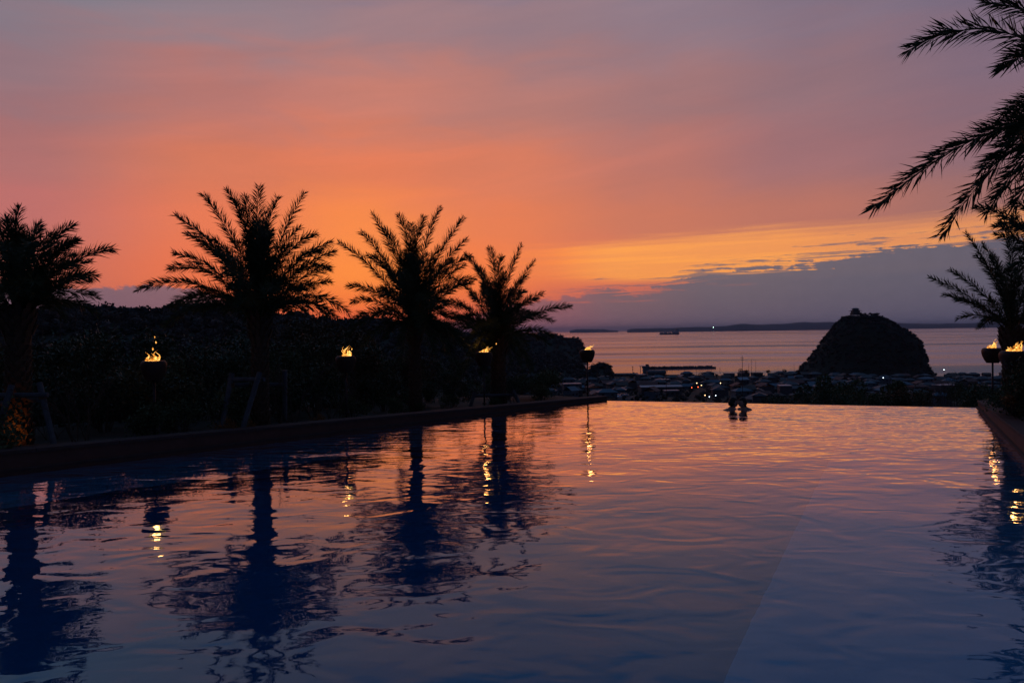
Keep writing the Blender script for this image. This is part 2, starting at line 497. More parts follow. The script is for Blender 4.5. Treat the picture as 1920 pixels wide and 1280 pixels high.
# water
def water_mat(name, bumps, body, transparent, rough=0.0, rough_var=None, ior=1.33, fpow=1, fgain=1, wind=None):
    m = bpy.data.materials.new(name)
    m.use_nodes = True
    t = m.node_tree
    t.nodes.clear()
    gg = NG(t)
    geo = t.nodes.new('ShaderNodeNewGeometry').outputs['Position']
    h = None
    for (sx, sy, sc, amp, det, dist, rot) in bumps:
        mp = t.nodes.new('ShaderNodeMapping')
        mp.inputs['Scale'].default_value = (sx, sy, 1)
        mp.inputs['Rotation'].default_value = (0, 0, R(rot))
        t.links.new(geo, mp.inputs['Vector'])
        v = gg.m('MULTIPLY', gg.noise(mp.outputs[0], sc, det, 0.45, dist), amp)
        h = v if h is None else gg.m('ADD', h, v)
    if wind:      # ripples where the evening breeze reaches the open end of the pool
        sx, sy, sc, amp, y0, y1 = wind
        mp = t.nodes.new('ShaderNodeMapping')
        mp.inputs['Scale'].default_value = (sx, sy, 1)
        mp.inputs['Rotation'].default_value = (0, 0, R(-4))
        t.links.new(geo, mp.inputs['Vector'])
        sy_ = t.nodes.new('ShaderNodeSeparateXYZ')
        t.links.new(geo, sy_.inputs[0])
        k_ = gg.step(sy_.outputs[1], y0, y1)
        h = gg.m('ADD', h, gg.m('MULTIPLY', gg.m('MULTIPLY', gg.noise(mp.outputs[0], sc, 2, 0.5, 0.4), amp), k_))
    b = t.nodes.new('ShaderNodeBump')
    b.inputs['Strength'].default_value = 1.0
    b.inputs['Distance'].default_value = 1.0
    t.links.new(h, b.inputs['Height'])
    fr = t.nodes.new('ShaderNodeFresnel')
    fr.inputs['IOR'].default_value = ior
    t.links.new(b.outputs[0], fr.inputs['Normal'])
    gl = t.nodes.new('ShaderNodeBsdfGlossy')
    gl.inputs['Roughness'].default_value = rough
    if rough_var:
        sx, sy, sc, lo, hi = rough_var
        mp = t.nodes.new('ShaderNodeMapping')
        mp.inputs['Scale'].default_value = (sx, sy, 1)
        t.links.new(geo, mp.inputs['Vector'])
        rv = gg.m('ADD', lo, gg.m('MULTIPLY', gg.step(gg.noise(mp.outputs[0], sc, 4, 0.6), 0.35, 0.65), hi - lo))
        t.links.new(rv, gl.inputs['Roughness'])
    t.links.new(b.outputs[0], gl.inputs['Normal'])
    if transparent:
        un = t.nodes.new('ShaderNodeBsdfRefraction')
        un.inputs['IOR'].default_value = 1.33
        un.inputs['Roughness'].default_value = 0.0
        t.links.new(b.outputs[0], un.inputs['Normal'])
    else:
        un = t.nodes.new('ShaderNodeBsdfDiffuse')
    un.inputs[0].default_value = (*body, 1)
    mx = t.nodes.new('ShaderNodeMixShader')
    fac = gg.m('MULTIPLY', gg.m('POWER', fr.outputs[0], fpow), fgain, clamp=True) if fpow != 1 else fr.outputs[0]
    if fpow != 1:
        t.links.new(gg.mix(gg.step(fac, 0.25, 0.85), (0.56, 0.86, 1.0, 1), (0.96, 0.92, 0.92, 1)), gl.inputs['Color'])  # reflection tint painted into the gloss colour: bluer seen steeply, near neutral at grazing
    t.links.new(fac, mx.inputs[0])
    t.links.new(un.outputs[0], mx.inputs[1])
    t.links.new(gl.outputs[0], mx.inputs[2])
    o = t.nodes.new('ShaderNodeOutputMaterial')
    t.links.new(mx.outputs[0], o.inputs[0])
    return m


M['pool_water'] = water_mat('pool_water', [
    (0.85, 1.3, 0.55, 0.026, 1, 0.5, 8),
    (0.9, 1.25, 1.9, 0.0095, 1, 0.9, -12),
    (0.9, 1.3, 4.6, 0.0012, 1, 0.6, 6),
    (0.9, 1.4, 10.0, 0.00018, 1, 0.3, -5),
], (0.70, 0.90, 0.99), True, ior=1.33, fpow=1.18, fgain=2.2, wind=(0.7, 1.9, 2.9, 0.0080, 6.0, 15.0))
M['sea_water'] = water_mat('sea_water', [(1.0, 1.0, 0.09, 0.12, 3, 0.2, 20)], (0.02, 0.035, 0.06), False, 0.2,
                           (0.0004, 0.0036, 1.0, 0.06, 0.32))

# ------------------------------------------------------------------ pool
PA = Vector((2.31, 21.3)); PB = Vector((10.6, 18.1))
LD = Vector((9.58, 10.15)).normalized()      # direction of the left wall
RD = Vector((0.488, 1.0)).normalized()       # direction of the right wall
PD = PA - LD * ((PA.y - 1.5) / LD.y)
PC = PB - RD * ((PB.y - 1.5) / RD.y)

w = MB()
nx, ny = 60, 60
w.add([(PD.x, PD.y, 0), (PC.x, PC.y, 0), (PB.x, PB.y, 0), (PA.x, PA.y, 0)], [(0, 1, 2, 3)])
tag(w.build('pool_water', M['pool_water']), kind='structure')

LN = Vector((LD.y, -LD.x))       # into the pool, from the left wall
RN = Vector((-RD.y, RD.x))       # into the pool, from the right wall


def prism(poly, z0, z1, mb=None, mi=0):
    mb = mb or MB()
    n = len(poly)
    vs = [(p[0], p[1], z0) for p in poly] + [(p[0], p[1], z1) for p in poly]
    fs = [tuple(range(n - 1, -1, -1)), tuple(range(n, 2 * n))] + [(i, (i + 1) % n, (i + 1) % n + n, i + n) for i in range(n)]
    return mb.add(vs, fs, mi)


b = MB()
prism([(PD.x - 1, PD.y - .2), (PC.x + 1, PC.y - .2), (PB.x + .5, PB.y + .1), (PA.x, PA.y + .1)], -1.5, -1.2, b)
tag(b.build('pool_floor', M['floor']), kind='structure')
b = MB()
q0 = PD + LN * 2.3; q1 = PA + LN * 0.92 - LD * 0.0
# the underwater shelf along the left wall ends at the weir
prism([PD, q0, PA + (PB - PA).normalized() * 2.49 , PA], -1.195, -0.5, b)
tag(b.build('pool_shelf', M['shelf']), kind='structure')
b = MB()
q2 = PB + (PA - PB).normalized() * 2.55
q3 = q2 - RD * ((q2.y - 1.5) / RD.y)
prism([q3, PC, PB, q2], -1.195, -0.5, b)
tag(b.build('pool_shelf', M['shelf']), kind='structure')
# near side: terrace on which the camera stands
b = MB()
prism([(PD.x - 6, -8), (PC.x + 12, -8), (PC.x + 12, 1.5), (PD.x - 6, 1.5)], -1.5, 0.14, b)
tag(b.build('pool_deck', M['deck']), kind='structure')


def pool_wall(name, a, d, nrm_in, length, h0, h1, thick, label, L0=0.0):
    """low wall from a along d; h0, h1 height of the coping at its start and end"""
    root = empty(name, (a.x, a.y, 0))
    tag(root, label, 'low wall')
    out = -nrm_in
    # body below the coping
    mb = MB()
    n = 24
    prev = None
    for i in range(n):
        s0, s1 = length * i / n, length * (i + 1) / n
        za = h0 + (h1 - h0) * s0 / length - 0.055
        zb = h0 + (h1 - h0) * s1 / length - 0.055
        p0, p1 = d * s0, d * s1
        o0, o1 = p0 + out * thick, p1 + out * thick
        vs = [(p0.x, p0.y, -1.6), (p1.x, p1.y, -1.6), (p1.x, p1.y, zb), (p0.x, p0.y, za),
              (o0.x, o0.y, -1.6), (o1.x, o1.y, -1.6), (o1.x, o1.y, zb), (o0.x, o0.y, za)]
        fs = [(0, 1, 2, 3), (4, 7, 6, 5), (3, 2, 6, 7)]
        if i == 0: fs.append((0, 3, 7, 4))
        if i == n - 1: fs.append((1, 5, 6, 2))
        mb.add(vs, fs)
    mb.build('body', M['stone'], root)
    # thin ledge at the water line
    mb = MB()
    pi = nrm_in * 0.045
    e = d * length
    vs = [(0, 0, -.06), (e.x, e.y, -.06), (e.x, e.y, .028), (0, 0, .028), (pi.x, pi.y, -.06), (e.x + pi.x, e.y + pi.y, -.06),
          (e.x + pi.x, e.y + pi.y, .022), (pi.x, pi.y, .022)]
    mb.add(vs, [(4, 5, 6, 7), (3, 7, 6, 2), (0, 3, 2, 1), (0, 4, 7, 3), (1, 2, 6, 5)])
    mb.build('ledge', M['coping'], root)
    # coping slabs
    m = max(1, round(length / 1.15))
    for i in range(m):
        s0, s1 = length * i / m + .004, length * (i + 1) / m - .004
        za = h0 + (h1 - h0) * s0 / length
        zb = h0 + (h1 - h0) * s1 / length
        dz = rnd.uniform(-.0015, .0015)
        i0 = d * s0 + nrm_in * .02; i1 = d * s1 + nrm_in * .02
        o0 = d * s0 + out * (thick + .02); o1 = d * s1 + out * (thick + .02)
        c = 0.008
        ic0 = i0 + out * c; ic1 = i1 + out * c
        sl_ = MB()
        sl_.add([(i0.x, i0.y, za - .053), (i1.x, i1.y, zb - .053), (i1.x, i1.y, zb - c + dz), (i0.x, i0.y, za - c + dz),
                 (ic0.x, ic0.y, za + dz), (ic1.x, ic1.y, zb + dz), (o1.x, o1.y, zb + dz), (o0.x, o0.y, za + dz),
                 (o0.x, o0.y, za - .053), (o1.x, o1.y, zb - .053)],
                [(0, 1, 2, 3), (3, 2, 5, 4), (4, 5, 6, 7), (7, 6, 9, 8), (8, 9, 1, 0), (0, 3, 4, 7, 8), (1, 9, 6, 5, 2)])
        sl_.build('coping_slab', M['coping'], root)
    return root


lenL = (PA - PD).length
lenR = (PB - PC).length
# coping height falls gently towards the overflow edge
pool_wall('pool_wall', PD, LD, LN, lenL + 0.35, 0.46, 0.10, 0.32, 'long dark stone wall edging the left side of the pool in front of the torches')
pool_wall('pool_wall', PC, RD, RN, lenR + 0.15, 0.46, 0.165, 0.24, 'short reddish stone wall edging the right side of the pool')
# overflow weir
wd = (PB - PA).normalized(); wn = Vector((-wd.y, wd.x))
root = empty('overflow_wall', (PA.x, PA.y, 0))
tag(root, 'dark overflow edge wall at the far end of the infinity pool', 'overflow wall')
mb = MB()
L = (PB - PA).length
a0 = wd * 0.004; a1 = wd * (L - .004)
b0 = a0 + wn * .26; b1 = a1 + wn * .26
prism([a0, a1, b1, b0], -3.5, -0.010, mb)
mb.build('body', M['stone'], root)
mb = MB()
c0 = b0 + wn * .003; c1 = b1 + wn * .003
prism([c0, c1, c1 + wn * .05, c0 + wn * .05], -3.5, -0.03, mb)
mb.build('gutter_lip', M['pole'], root)

# ------------------------------------------------------------------ terrain and sea
SEA = CAMZ - 60.0


def lerp(x, xs, ys):
    return float(np.interp(x, xs, ys))


def elev_of(x, y):
    """elevation angle tangent and azimuth of photo point"""
    v = P(x, y, 1.0)
    return (v.z - CAMZ) / math.hypot(v.x, v.y), math.degrees(math.atan2(v.x, v.y))


def crest(pts):
    az_, te = [], []
    for x, y in pts:
        t, a = elev_of(x, y)
        az_.append(a); te.append(t)
    return np.array(az_), np.array(te)


BASE_R = [0, 25, 60, 150, 300, 500, 750, 1000, 1075, 1200, 3000, 60000]
BASE_Z = [-4.5, -5, -11, -20, -31, -42, -52, -56.6, SEA + .3, SEA - 8, SEA - 30, SEA - 40]
# ridges: azimuths, tan(elev) of the wooded crest, distance, width, crown height to take off
RIDGES = [
    (crest([(-1100, 560), (-500, 560), (-200, 575), (0, 586), (60, 584), (130, 574), (200, 580), (270, 585), (330, 577), (430, 576), (500, 588), (560, 592), (620, 603), (700, 600), (800, 604), (850, 622), (900, 660), (980, 700), (1040, 760)]), 460, 150, 3.5),
    (crest([(560, 640), (700, 632), (840, 624), (900, 625), (960, 627), (1030, 629), (1060, 634), (1086, 640), (1096, 655), (1103, 680), (1110, 720)]), 1560, 130, 3.0),
    (crest([(700, 700), (860, 680), (940, 660), (1000, 662), (1050, 670), (1080, 678), (1096, 690), (1108, 705), (1120, 730)]), 930, 110, 3.0),
    (crest([(1098, 735), (1106, 705), (1112, 688), (1126, 680), (1136, 680), (1144, 692), (1148, 715), (1153, 735)]), 900, 40, 3.0),
]


def base_h(r):
    return np.interp(r, BASE_R, BASE_Z)


def terrain(x, y):
    x = np.asarray(x, float); y = np.asarray(y, float)
    r = np.hypot(x, y)
    a = np.degrees(np.arctan2(x, y))
    h = base_h(r)
    h = h + np.clip((r - 60) / 200, 0, 1) * 1.2 * np.sin(x * .021 + 1) * np.sin(y * .017)
    # inland to the left and behind, the shore recedes
    for (ca, ct), rc, wd_, off in RIDGES:
        top = CAMZ + np.interp(a, ca, ct) * rc - off
        inside = (a > ca[0]) & (a < ca[-1]) if rc > 600 else (a < ca[-1])
        prof = np.exp(-((r - rc) / wd_) ** 2)
        hh = base_h(r) + (top - base_h(np.minimum(r, rc))) * prof
        hh = np.where(inside, hh, -1e3)
        h = np.maximum(h, hh)
    return h


# polar sheet
azs = np.unique(np.concatenate([np.arange(-180, -62, 4.0), np.arange(-62, 62, 0.45), np.arange(62, 181, 4.0)]))
rs = np.concatenate([[0.5], np.geomspace(6, 60, 26), np.geomspace(63, 2600, 150), [4000, 8000]])
AZ, RR = np.meshgrid(azs, rs)
X = RR * np.sin(np.radians(AZ)); Y = RR * np.cos(np.radians(AZ))
Z = terrain(X, Y)
V = np.stack([X, Y, Z], -1).reshape(-1, 3)
na = len(azs)
ii, jj = np.meshgrid(np.arange(len(rs) - 1), np.arange(na - 1), indexing='ij')
k = (ii * na + jj).ravel()
F = np.stack([k, k + na, k + na + 1, k + 1], -1)
me = np_mesh('ground', V, F, M['land'], smooth=True)
tag(link('ground', me), kind='structure')

s = MB()
s.add([(-44500, -9500, SEA), (44500, -9500, SEA), (44500, 69500, SEA), (-44500, 69500, SEA)], [(0, 1, 2, 3)])
tag(s.build('sea', M['sea_water']), kind='structure')


# garden beds beside the pool
def bed(name, pts_in, nrm, width, z_in):
    mb = MB()
    offs = [(0.3, 0), (1.0, 0.02), (3.0, 0.0), (6, -0.15), (9, -.8), (13, -2.6), (20, -6.0), (30, -12)]
    offs = [o for o in offs if o[0] <= width]
    n = len(pts_in)
    vs = []
    for (p, zz) in pts_in:
        for o_, dz in offs:
            q = p + nrm * o_
            vs.append((q.x, q.y, zz + dz + 0.05 * math.sin(q.x * 2.1) * math.sin(q.y * 1.7) * (o_ > .5)))
    m = len(offs)
    fs = []
    for i in range(n - 1):
        for j in range(m - 1):
            a = i * m + j
            fs.append((a, a + 1, a + 1 + m, a + m))
    mb.add(vs, fs)
    return tag(mb.build(name, M['soil'], smooth=True), kind='structure')


def lw(s_):  # point on the left wall at distance s_ from PD and ground height there
    return PD + LD * s_, 0.46 + (0.10 - 0.46) * s_ / lenL - 0.13


bed('garden_bed', [lw(s_) for s_ in np.linspace(-6, lenL + 1.2, 40)], -LN, 40, 0)
bed('garden_bed', [(PC + RD * s_, 0.40 + (0.165 - 0.46) * s_ / lenR - 0.13) for s_ in np.linspace(-2, lenR + .6, 30)], -RN, 40, 0)


# ------------------------------------------------------------------ woods (crowns one cannot count)
_t = (1 + 5 ** 0.5) / 2


def ico(sub=1):
    v = [(-1, _t, 0), (1, _t, 0), (-1, -_t, 0), (1, -_t, 0), (0, -1, _t), (0, 1, _t), (0, -1, -_t), (0, 1, -_t), (_t, 0, -1), (_t, 0, 1), (-_t, 0, -1), (-_t, 0, 1)]
    f = [(0, 11, 5), (0, 5, 1), (0, 1, 7), (0, 7, 10), (0, 10, 11), (1, 5, 9), (5, 11, 4), (11, 10, 2), (10, 7, 6), (7, 1, 8), (3, 9, 4), (3, 4, 2), (3, 2, 6), (3, 6, 8), (3, 8, 9), (4, 9, 5), (2, 4, 11), (6, 2, 10), (8, 6, 7), (9, 8, 1)]
    v = [np.array(p) / np.linalg.norm(p) for p in v]
    for _ in range(sub):
        cache = {}; nf = []

        def mid(a, b_):
            key = (min(a, b_), max(a, b_))
            if key not in cache:
                p = v[a] + v[b_]
                v.append(p / np.linalg.norm(p)); cache[key] = len(v) - 1
            return cache[key]
        for a, b_, c in f:
            ab, bc, ca = mid(a, b_), mid(b_, c), mid(c, a)
            nf += [(a, ab, ca), (b_, bc, ab), (c, ca, bc), (ab, bc, ca)]
        f = nf
    return np.array(v), np.array(f)


ICOV, ICOF = ico(1)


def crowns(name, pos, rad, rng, nl=80, leafk=0.30, m='wood_far'):
    """many tree crowns: lumpy cores with leaf clumps breaking their outline, as one object"""
    n = len(pos)
    nv = len(ICOV)
    sc = rng.uniform(0.40, 0.78, (n, nv, 1))
    squash = np.stack([np.ones(n), np.ones(n), rng.uniform(0.75, 1.15, n)], -1)[:, None, :]
    V1 = pos[:, None, :] + ICOV[None] * sc * rad[:, None, None] * squash
    F1 = (ICOF[None] + (np.arange(n) * nv)[:, None, None]).reshape(-1, 3)
    d = rng.normal(size=(n, nl, 3)); d /= np.linalg.norm(d, axis=2)[..., None]
    d[..., 2] = np.abs(d[..., 2]) * 1.0 - 0.25
    cen = (pos[:, None, :] + d * rad[:, None, None] * rng.uniform(0.5, 1.05, (n, nl, 1)) * squash).reshape(-1, 3)
    lv, lf = leaves(cen, np.repeat(rad, nl) * leafk, rng, 0.8, 0.3)
    lf3 = np.concatenate([lf[:, [0, 1, 2]], lf[:, [0, 2, 3]]])
    VV = np.concatenate([V1.reshape(-1, 3), lv]); FF = np.concatenate([F1, lf3 + n * nv])
    return link(name, np_mesh(name, VV, FF, M[m]))


rng = np.random.default_rng(5)
# left ridge
pos = []
rad = []
for (ca, ct), rc, wd_, off, n, rr0 in [(*RIDGES[0], 3000, 3.0), (*RIDGES[1], 1700, 4.6), (*RIDGES[2], 1900, 3.4), (*RIDGES[3], 130, 3.2)]:
    a0 = max(ca[0], -36)
    aa = rng.uniform(a0, ca[-1], n)
    rr = rc + rng.normal(size=n) * wd_ * 0.35 - wd_ * 0.25
    mcr = rng.random(n) < 0.45
    rr = np.where(mcr, rc + rng.uniform(-12, 6, n), rr)
    x = rr * np.sin(np.radians(aa)); y = rr * np.cos(np.radians(aa))
    z = terrain(x, y)
    ok = z > SEA + 4
    r_ = rng.uniform(0.45, 1.0, n) ** 1.0 * rr0 * np.where(rng.random(n) < .12, 2.1, 1.25)
    p = np.stack([x, y, z + r_ * 0.35], -1)[ok]
    pos.append(p); rad.append(r_[ok])
o = crowns('woodland', np.concatenate(pos), np.concatenate(rad), rng)
tag(o, 'dark wooded ridges running along the left shore behind the palms', 'woodland', kind='stuff')

# dome hill
DH = 950.0
sil = [(1487, 700), (1497, 693), (1508, 682), (1520, 668), (1532, 652), (1545, 632), (1556, 617), (1568, 603), (1580, 593), (1594, 588), (1640, 589), (1655, 594), (1668, 600), (1684, 610), (1700, 619), (1712, 628), (1720, 638), (1726, 652), (1732, 666), (1733, 680), (1739, 692), (1746, 700)]
hc = P(1620, 700, DH)
lv_z = np.linspace(700, 588.5, 26)
lx = np.interp(lv_z, [p[1] for p in sil[:10]][::-1], [p[0] for p in sil[:10]][::-1])
rx = np.interp(lv_z, [p[1] for p in sil[10:]], [p[0] for p in sil[10:]])
rings = []
NS = 48
for yy, l_, r_ in zip(lv_z, lx, rx):
    cxp = (l_ + r_) / 2
    hw = (r_ - l_) / 2 * DH / FPX - 2.2
    cp = P(cxp, yy, DH)
    ring = []
    for k_ in range(NS):
        th = 2 * math.pi * k_ / NS
        ring.append((cp.x + hw * math.cos(th), cp.y + hw * 0.9 * math.sin(th), cp.z - 2.5))
    rings.append(ring)
rings.insert(0, [(x_ + (x_ - hc.x) * .08, y_ + (y_ - hc.y) * .08, z_ - 16) for x_, y_, z_ in rings[0]])
V = np.array(rings)
jit = rng.normal(size=V.shape) * 0.5
V = (V + jit).reshape(-1, 3)
F = []
for i in range(len(rings) - 1):
    for k_ in range(NS):
        a = i * NS + k_; b_ = i * NS + (k_ + 1) % NS
        F.append((a, b_, b_ + NS, a + NS))
cap = len(V)
V = np.concatenate([V, [np.mean(V[-NS:], axis=0) + [0, 0, .5]]])
F4 = np.array(F)
F3 = np.concatenate([F4[:, [0, 1, 2]], F4[:, [0, 2, 3]], np.array([[(cap - NS) + k_, (cap - NS) + (k_ + 1) % NS, cap] for k_ in range(NS)])])
tag(link('dome_hill', np_mesh('dome_hill', V, F3, M['land'], smooth=True)), kind='structure')
R3 = V[:-1].reshape(len(rings), NS, 3)
n = 1500
ri = rng.uniform(1.0, len(rings) - 1.02, n); ki = rng.integers(0, NS, n)
ri[:160] = len(rings) - 1.01 - rng.uniform(0, 2.5, 160)
lo = np.floor(ri).astype(int); fr = (ri - lo)[:, None]
pp = R3[lo, ki] * (1 - fr) + R3[np.minimum(lo + 1, len(rings) - 1), ki] * fr
pp = pp + (R3[lo, (ki + 1) % NS] - R3[lo, ki]) * rng.random((n, 1))
rd_ = rng.uniform(1.3, 2.9, n)
pp[:, 2] += rd_ * 0.1 + .6
crx = P(1604, 600, DH).x
keep = ~((np.abs(pp[:, 0] - crx) < 8) & (pp[:, 2] > P(1604, 592, DH).z - 1))
o = crowns('dome_hill_woods', pp[keep], rd_[keep], rng, 80, 0.30)
tag(o, 'dense low woods covering the steep rounded hill in front of the sea', 'woodland', kind='stuff')
ntop = 26
tx = rng.uniform(1612, 1650, ntop)
pt = np.array([tuple(P(a_, 589 + rng.uniform(-1.5, 2), DH + rng.uniform(-8, 8))) for a_ in tx])
o = crowns('hilltop_thicket', pt, rng.uniform(1.0, 1.9, ntop), rng, 40, 0.5)
tag(o, 'ragged thicket of low trees on top of the rounded hill beside the castle', 'thicket', kind='stuff')

# ------------------------------------------------------------------ castle on the dome hill
def hip(mb, c, wx, wy, z0, h, ridge, mi=0, rz=0.0, curve=0.0):
    """hipped roof; ridge = ridge length factor"""
    ca, sa = math.cos(rz), math.sin(rz)

    def W(x, y, z): return (c[0] + x * ca - y * sa, c[1] + x * sa + y * ca, z0 + z)
    hx, hy = wx / 2, wy / 2
    t = 0.12 * h
    vs = [W(-hx, -hy, 0), W(hx, -hy, 0), W(hx, hy, 0), W(-hx, hy, 0),
          W(-hx, -hy, t), W(hx, -hy, t), W(hx, hy, t), W(-hx, hy, t), W(-hx * ridge, 0, h), W(hx * ridge, 0, h)]
    mb.add(vs, [(3, 2, 1, 0), (0, 1, 5, 4), (1, 2, 6, 5), (2, 3, 7, 6), (3, 0, 4, 7), (4, 5, 9, 8), (6, 7, 8, 9), (5, 6, 9), (7, 4, 8)], mi)


def gable(mb, c, wx, wy, z0, h, mi=0, rz=0.0):
    ca, sa = math.cos(rz), math.sin(rz)

    def W(x, y, z): return (c[0] + x * ca - y * sa, c[1] + x * sa + y * ca, z0 + z)
    hx, hy = wx / 2, wy / 2
    t = 0.25
    vs = [W(-hx, -hy, 0), W(hx, -hy, 0), W(hx, hy, 0), W(-hx, hy, 0), W(-hx, 0, h), W(hx, 0, h),
          W(-hx, -hy, t), W(hx, -hy, t), W(hx, hy, t), W(-hx, hy, t), W(-hx, 0, h + t), W(hx, 0, h + t)]
    mb.add(vs, [(0, 4, 5, 1), (2, 5, 4, 3), (6, 7, 11, 10), (8, 9, 10, 11), (0, 1, 7, 6), (2, 3, 9, 8), (0, 6, 10, 4), (4, 10, 9, 3), (1, 5, 11, 7), (5, 2, 8, 11)], mi)


cc = P(1604, 588.5, DH)
root = empty('castle', cc + Vector((0, 0, 1.3)))
root.scale = (1.1, 1.0, .95)
tag(root, 'small two tiered castle keep with hipped roofs on top of the rounded hill', 'castle')
mb = MB(); mb.box((0, 0, -1.2), (9, 8, 3.2), taper=.94); mb.build('stone_base', M['concrete'], root)
mb = MB(); mb.box((0, 0, 1.35), (7.4, 6.4, 1.9)); mb.build('lower_wall', M['timber_dark'], root)
mb = MB(); hip(mb, (0, 0), 11.6, 10, 2.3, 1.5, .5); mb.build('lower_roof', M['roof_g'], root)
mb = MB(); mb.box((0, 0, 4.1), (5.4, 4.6, 1.6)); mb.build('upper_wall', M['timber_dark'], root)
mb = MB(); hip(mb, (0, 0), 7.4, 6.2, 4.9, 1.3, .6); mb.build('upper_roof', M['roof_g'], root)

# ------------------------------------------------------------------ town
ROOFS = ['roof_g', 'roof_b', 'roof_n', 'roof_g', 'roof_r', 'roof_p']
ROOFN = {'roof_g': 'grey tiled', 'roof_b': 'blue sheet', 'roof_n': 'brown tiled', 'roof_r': 'red tiled', 'roof_p': 'pale sheet'}


def house_proto(kind, wx, wy, st, roof, wall):
    root = empty('town_house')
    h = 2.8 * st
    mb = MB(); mb.box((0, 0, h / 2 - 1.5), (wx, wy, h + 3)); mb.build('wall', M[wall], root)
    mb = MB()
    if kind == 'hip': hip(mb, (0, 0), wx + 1.3, wy + 1.3, h, 2.1, .42)
    elif kind == 'gable': gable(mb, (0, 0), wx + 1.0, wy + 1.2, h - .15, 2.2)
    else: mb.box((0, 0, h + .2), (wx + .3, wy + .3, .45))
    mb.build('roof', M[roof], root)
    wm = MB(); wm.box((0, 0, 0), (1.5, .08, 1.2)); wmesh = wm.mesh('window', M['window'])
    for f_ in range(st):
        for xx in (-wx * .28, wx * .24):
            for sy in (-1, 1):
                o_ = link('window', wmesh, root, (xx, sy * (wy / 2 + .02), 1.5 + 2.8 * f_))
    return root


protos = []
rp = random.Random(3)
for i in range(10):
    kind = ['hip', 'gable', 'hip', 'gable', 'hip', 'flat', 'gable', 'hip', 'gable', 'hip'][i]
    roof = ['roof_g', 'roof_g', 'roof_b', 'roof_n', 'roof_n', 'roof_p', 'roof_b', 'roof_g', 'roof_r', 'roof_g'][i]
    wx = rp.uniform(8.5, 13); wy = rp.uniform(7, 9.5); st = [2, 1, 2, 2, 1, 3, 1, 2, 2, 2][i]
    wl = ['plaster_d', 'plaster', 'plaster', 'plaster_d', 'plaster_d'][i % 5]
    r_ = house_proto(kind, wx, wy, st, roof, wl)
    protos.append((r_, kind, roof, st))

# special buildings: (px x, px y of ground, depth)
taken = []
DUP = {}
KEEP = []   # things in the town that must stay in sight: photo x, y, half width, distance


def place_z(p):
    return float(terrain(p.x, p.y))


def special(name, label, cat, x, d, fn, rz=0.0):
    p = P(x, 700, d)
    z = place_z(p)
    root = empty(name, (p.x, p.y, z), rz)
    tag(root, label, cat)
    fn(root)
    taken.append((p.x, p.y, 24))
    KEEP.append((x, 618 + (CAMZ - z - 1.5) / d * FPX, 9.0 / d * FPX, d))
    return root


def long_hall(wx, wy, h, roofm, wallm, rk='gable', rh=2.0, wins=6):
    def f(root):
        mb = MB(); mb.box((0, 0, h / 2 - 2), (wx, wy, h + 4)); mb.build('wall', M[wallm], root)
        mb = MB()
        if rk == 'gable': gable(mb, (0, 0), wx + 1, wy + 1, h - .1, rh)
        elif rk == 'hip': hip(mb, (0, 0), wx + 1, wy + 1, h, rh, .7)
        elif rk == 'barrel':
            n_ = 10
            vs = []; fs = []
            for sx in (-wx / 2 - .4, wx / 2 + .4):
                for k_ in range(n_ + 1):
                    th = math.pi * k_ / n_
                    vs.append((sx, -math.cos(th) * (wy / 2 + .3), h - .1 + math.sin(th) * rh))
            for k_ in range(n_): fs.append((k_, k_ + 1, k_ + n_ + 2, k_ + n_ + 1))
            fs.append(tuple(range(n_ + 1))); fs.append(tuple(range(2 * n_ + 1, n_, -1)))
            mb.add(vs, fs)
        else: mb.box((0, 0, h + .22), (wx + .4, wy + .4, .5))
        mb.build('roof', M[roofm], root)
        wm = MB(); wm.box((0, 0, 0), (wx / wins * .55, .1, h * .28)); wmesh = wm.mesh('window', M['window'])
        for k_ in range(wins):
            link('window', wmesh, root, (-wx / 2 + wx * (k_ + .5) / wins, -wy / 2 - .03, h * .55))
    return f


special('warehouse', 'long warehouse with a pale sheet roof below the pool edge', 'warehouse', 1237, 585, long_hall(30, 11, 6.0, 'roof_p', 'plaster_d', 'gable', 1.0, 7), .05)
special('warehouse', 'low annexe with a pale flat roof at the right end of the long warehouse', 'warehouse', 1258, 560, long_hall(10, 7, 3.8, 'roof_p', 'plaster_d', 'flat', 1, 3), .05)
special('town_house', 'white gabled house with a red roof standing just above the pool edge', 'house', 1222, 505, long_hall(8.5, 7.5, 5.4, 'roof_r', 'plaster', 'gable', 2.8, 3), 1.05)
special('town_house', 'small pale blue gabled house seen below the torch at the pool corner', 'house', 1070, 520, long_hall(7, 7, 5.2, 'roof_b', 'plaster', 'gable', 2.6, 2), .8)
special('harbour_hall', 'dark round roofed hall by the harbour left of the breakwater', 'hall', 1230, 1000, long_hall(22, 12, 3.5, 'roof_g', 'plaster_d', 'barrel', 3.6, 5), 0.0)
special('shed', 'low shed with a wide pale roof at the shore on the left of the town', 'shed', 1170, 1010, long_hall(34, 12, 2.5, 'roof_g', 'plaster_d', 'gable', 1.2, 6), 0.0)
special('gymnasium', 'gymnasium with a bright pale blue roof beside the large tree', 'gymnasium', 1538, 640, long_hall(9, 8, 4.0, 'roof_p', 'plaster_d', 'hip', 2.4, 4), .1)
special('apartment_block', 'long low block with a rusty red roof in front of the rounded hill', 'building', 1722, 640, long_hall(13, 9, 5.5, 'roof_r', 'plaster_d', 'hip', 1.6, 4), .1)
special('town_building', 'wide white fronted building seen left of the right hand torch pole', 'building', 1842, 600, long_hall(16, 10, 7.0, 'roof_g', 'plaster', 'flat', 1, 6), -.1)
special('town_house', 'house with a broad pale roof catching the evening light on the shore', 'house', 1391, 800, long_hall(11, 8, 4.8, 'roof_p', 'plaster_d', 'gable', 2.4, 3), .4)
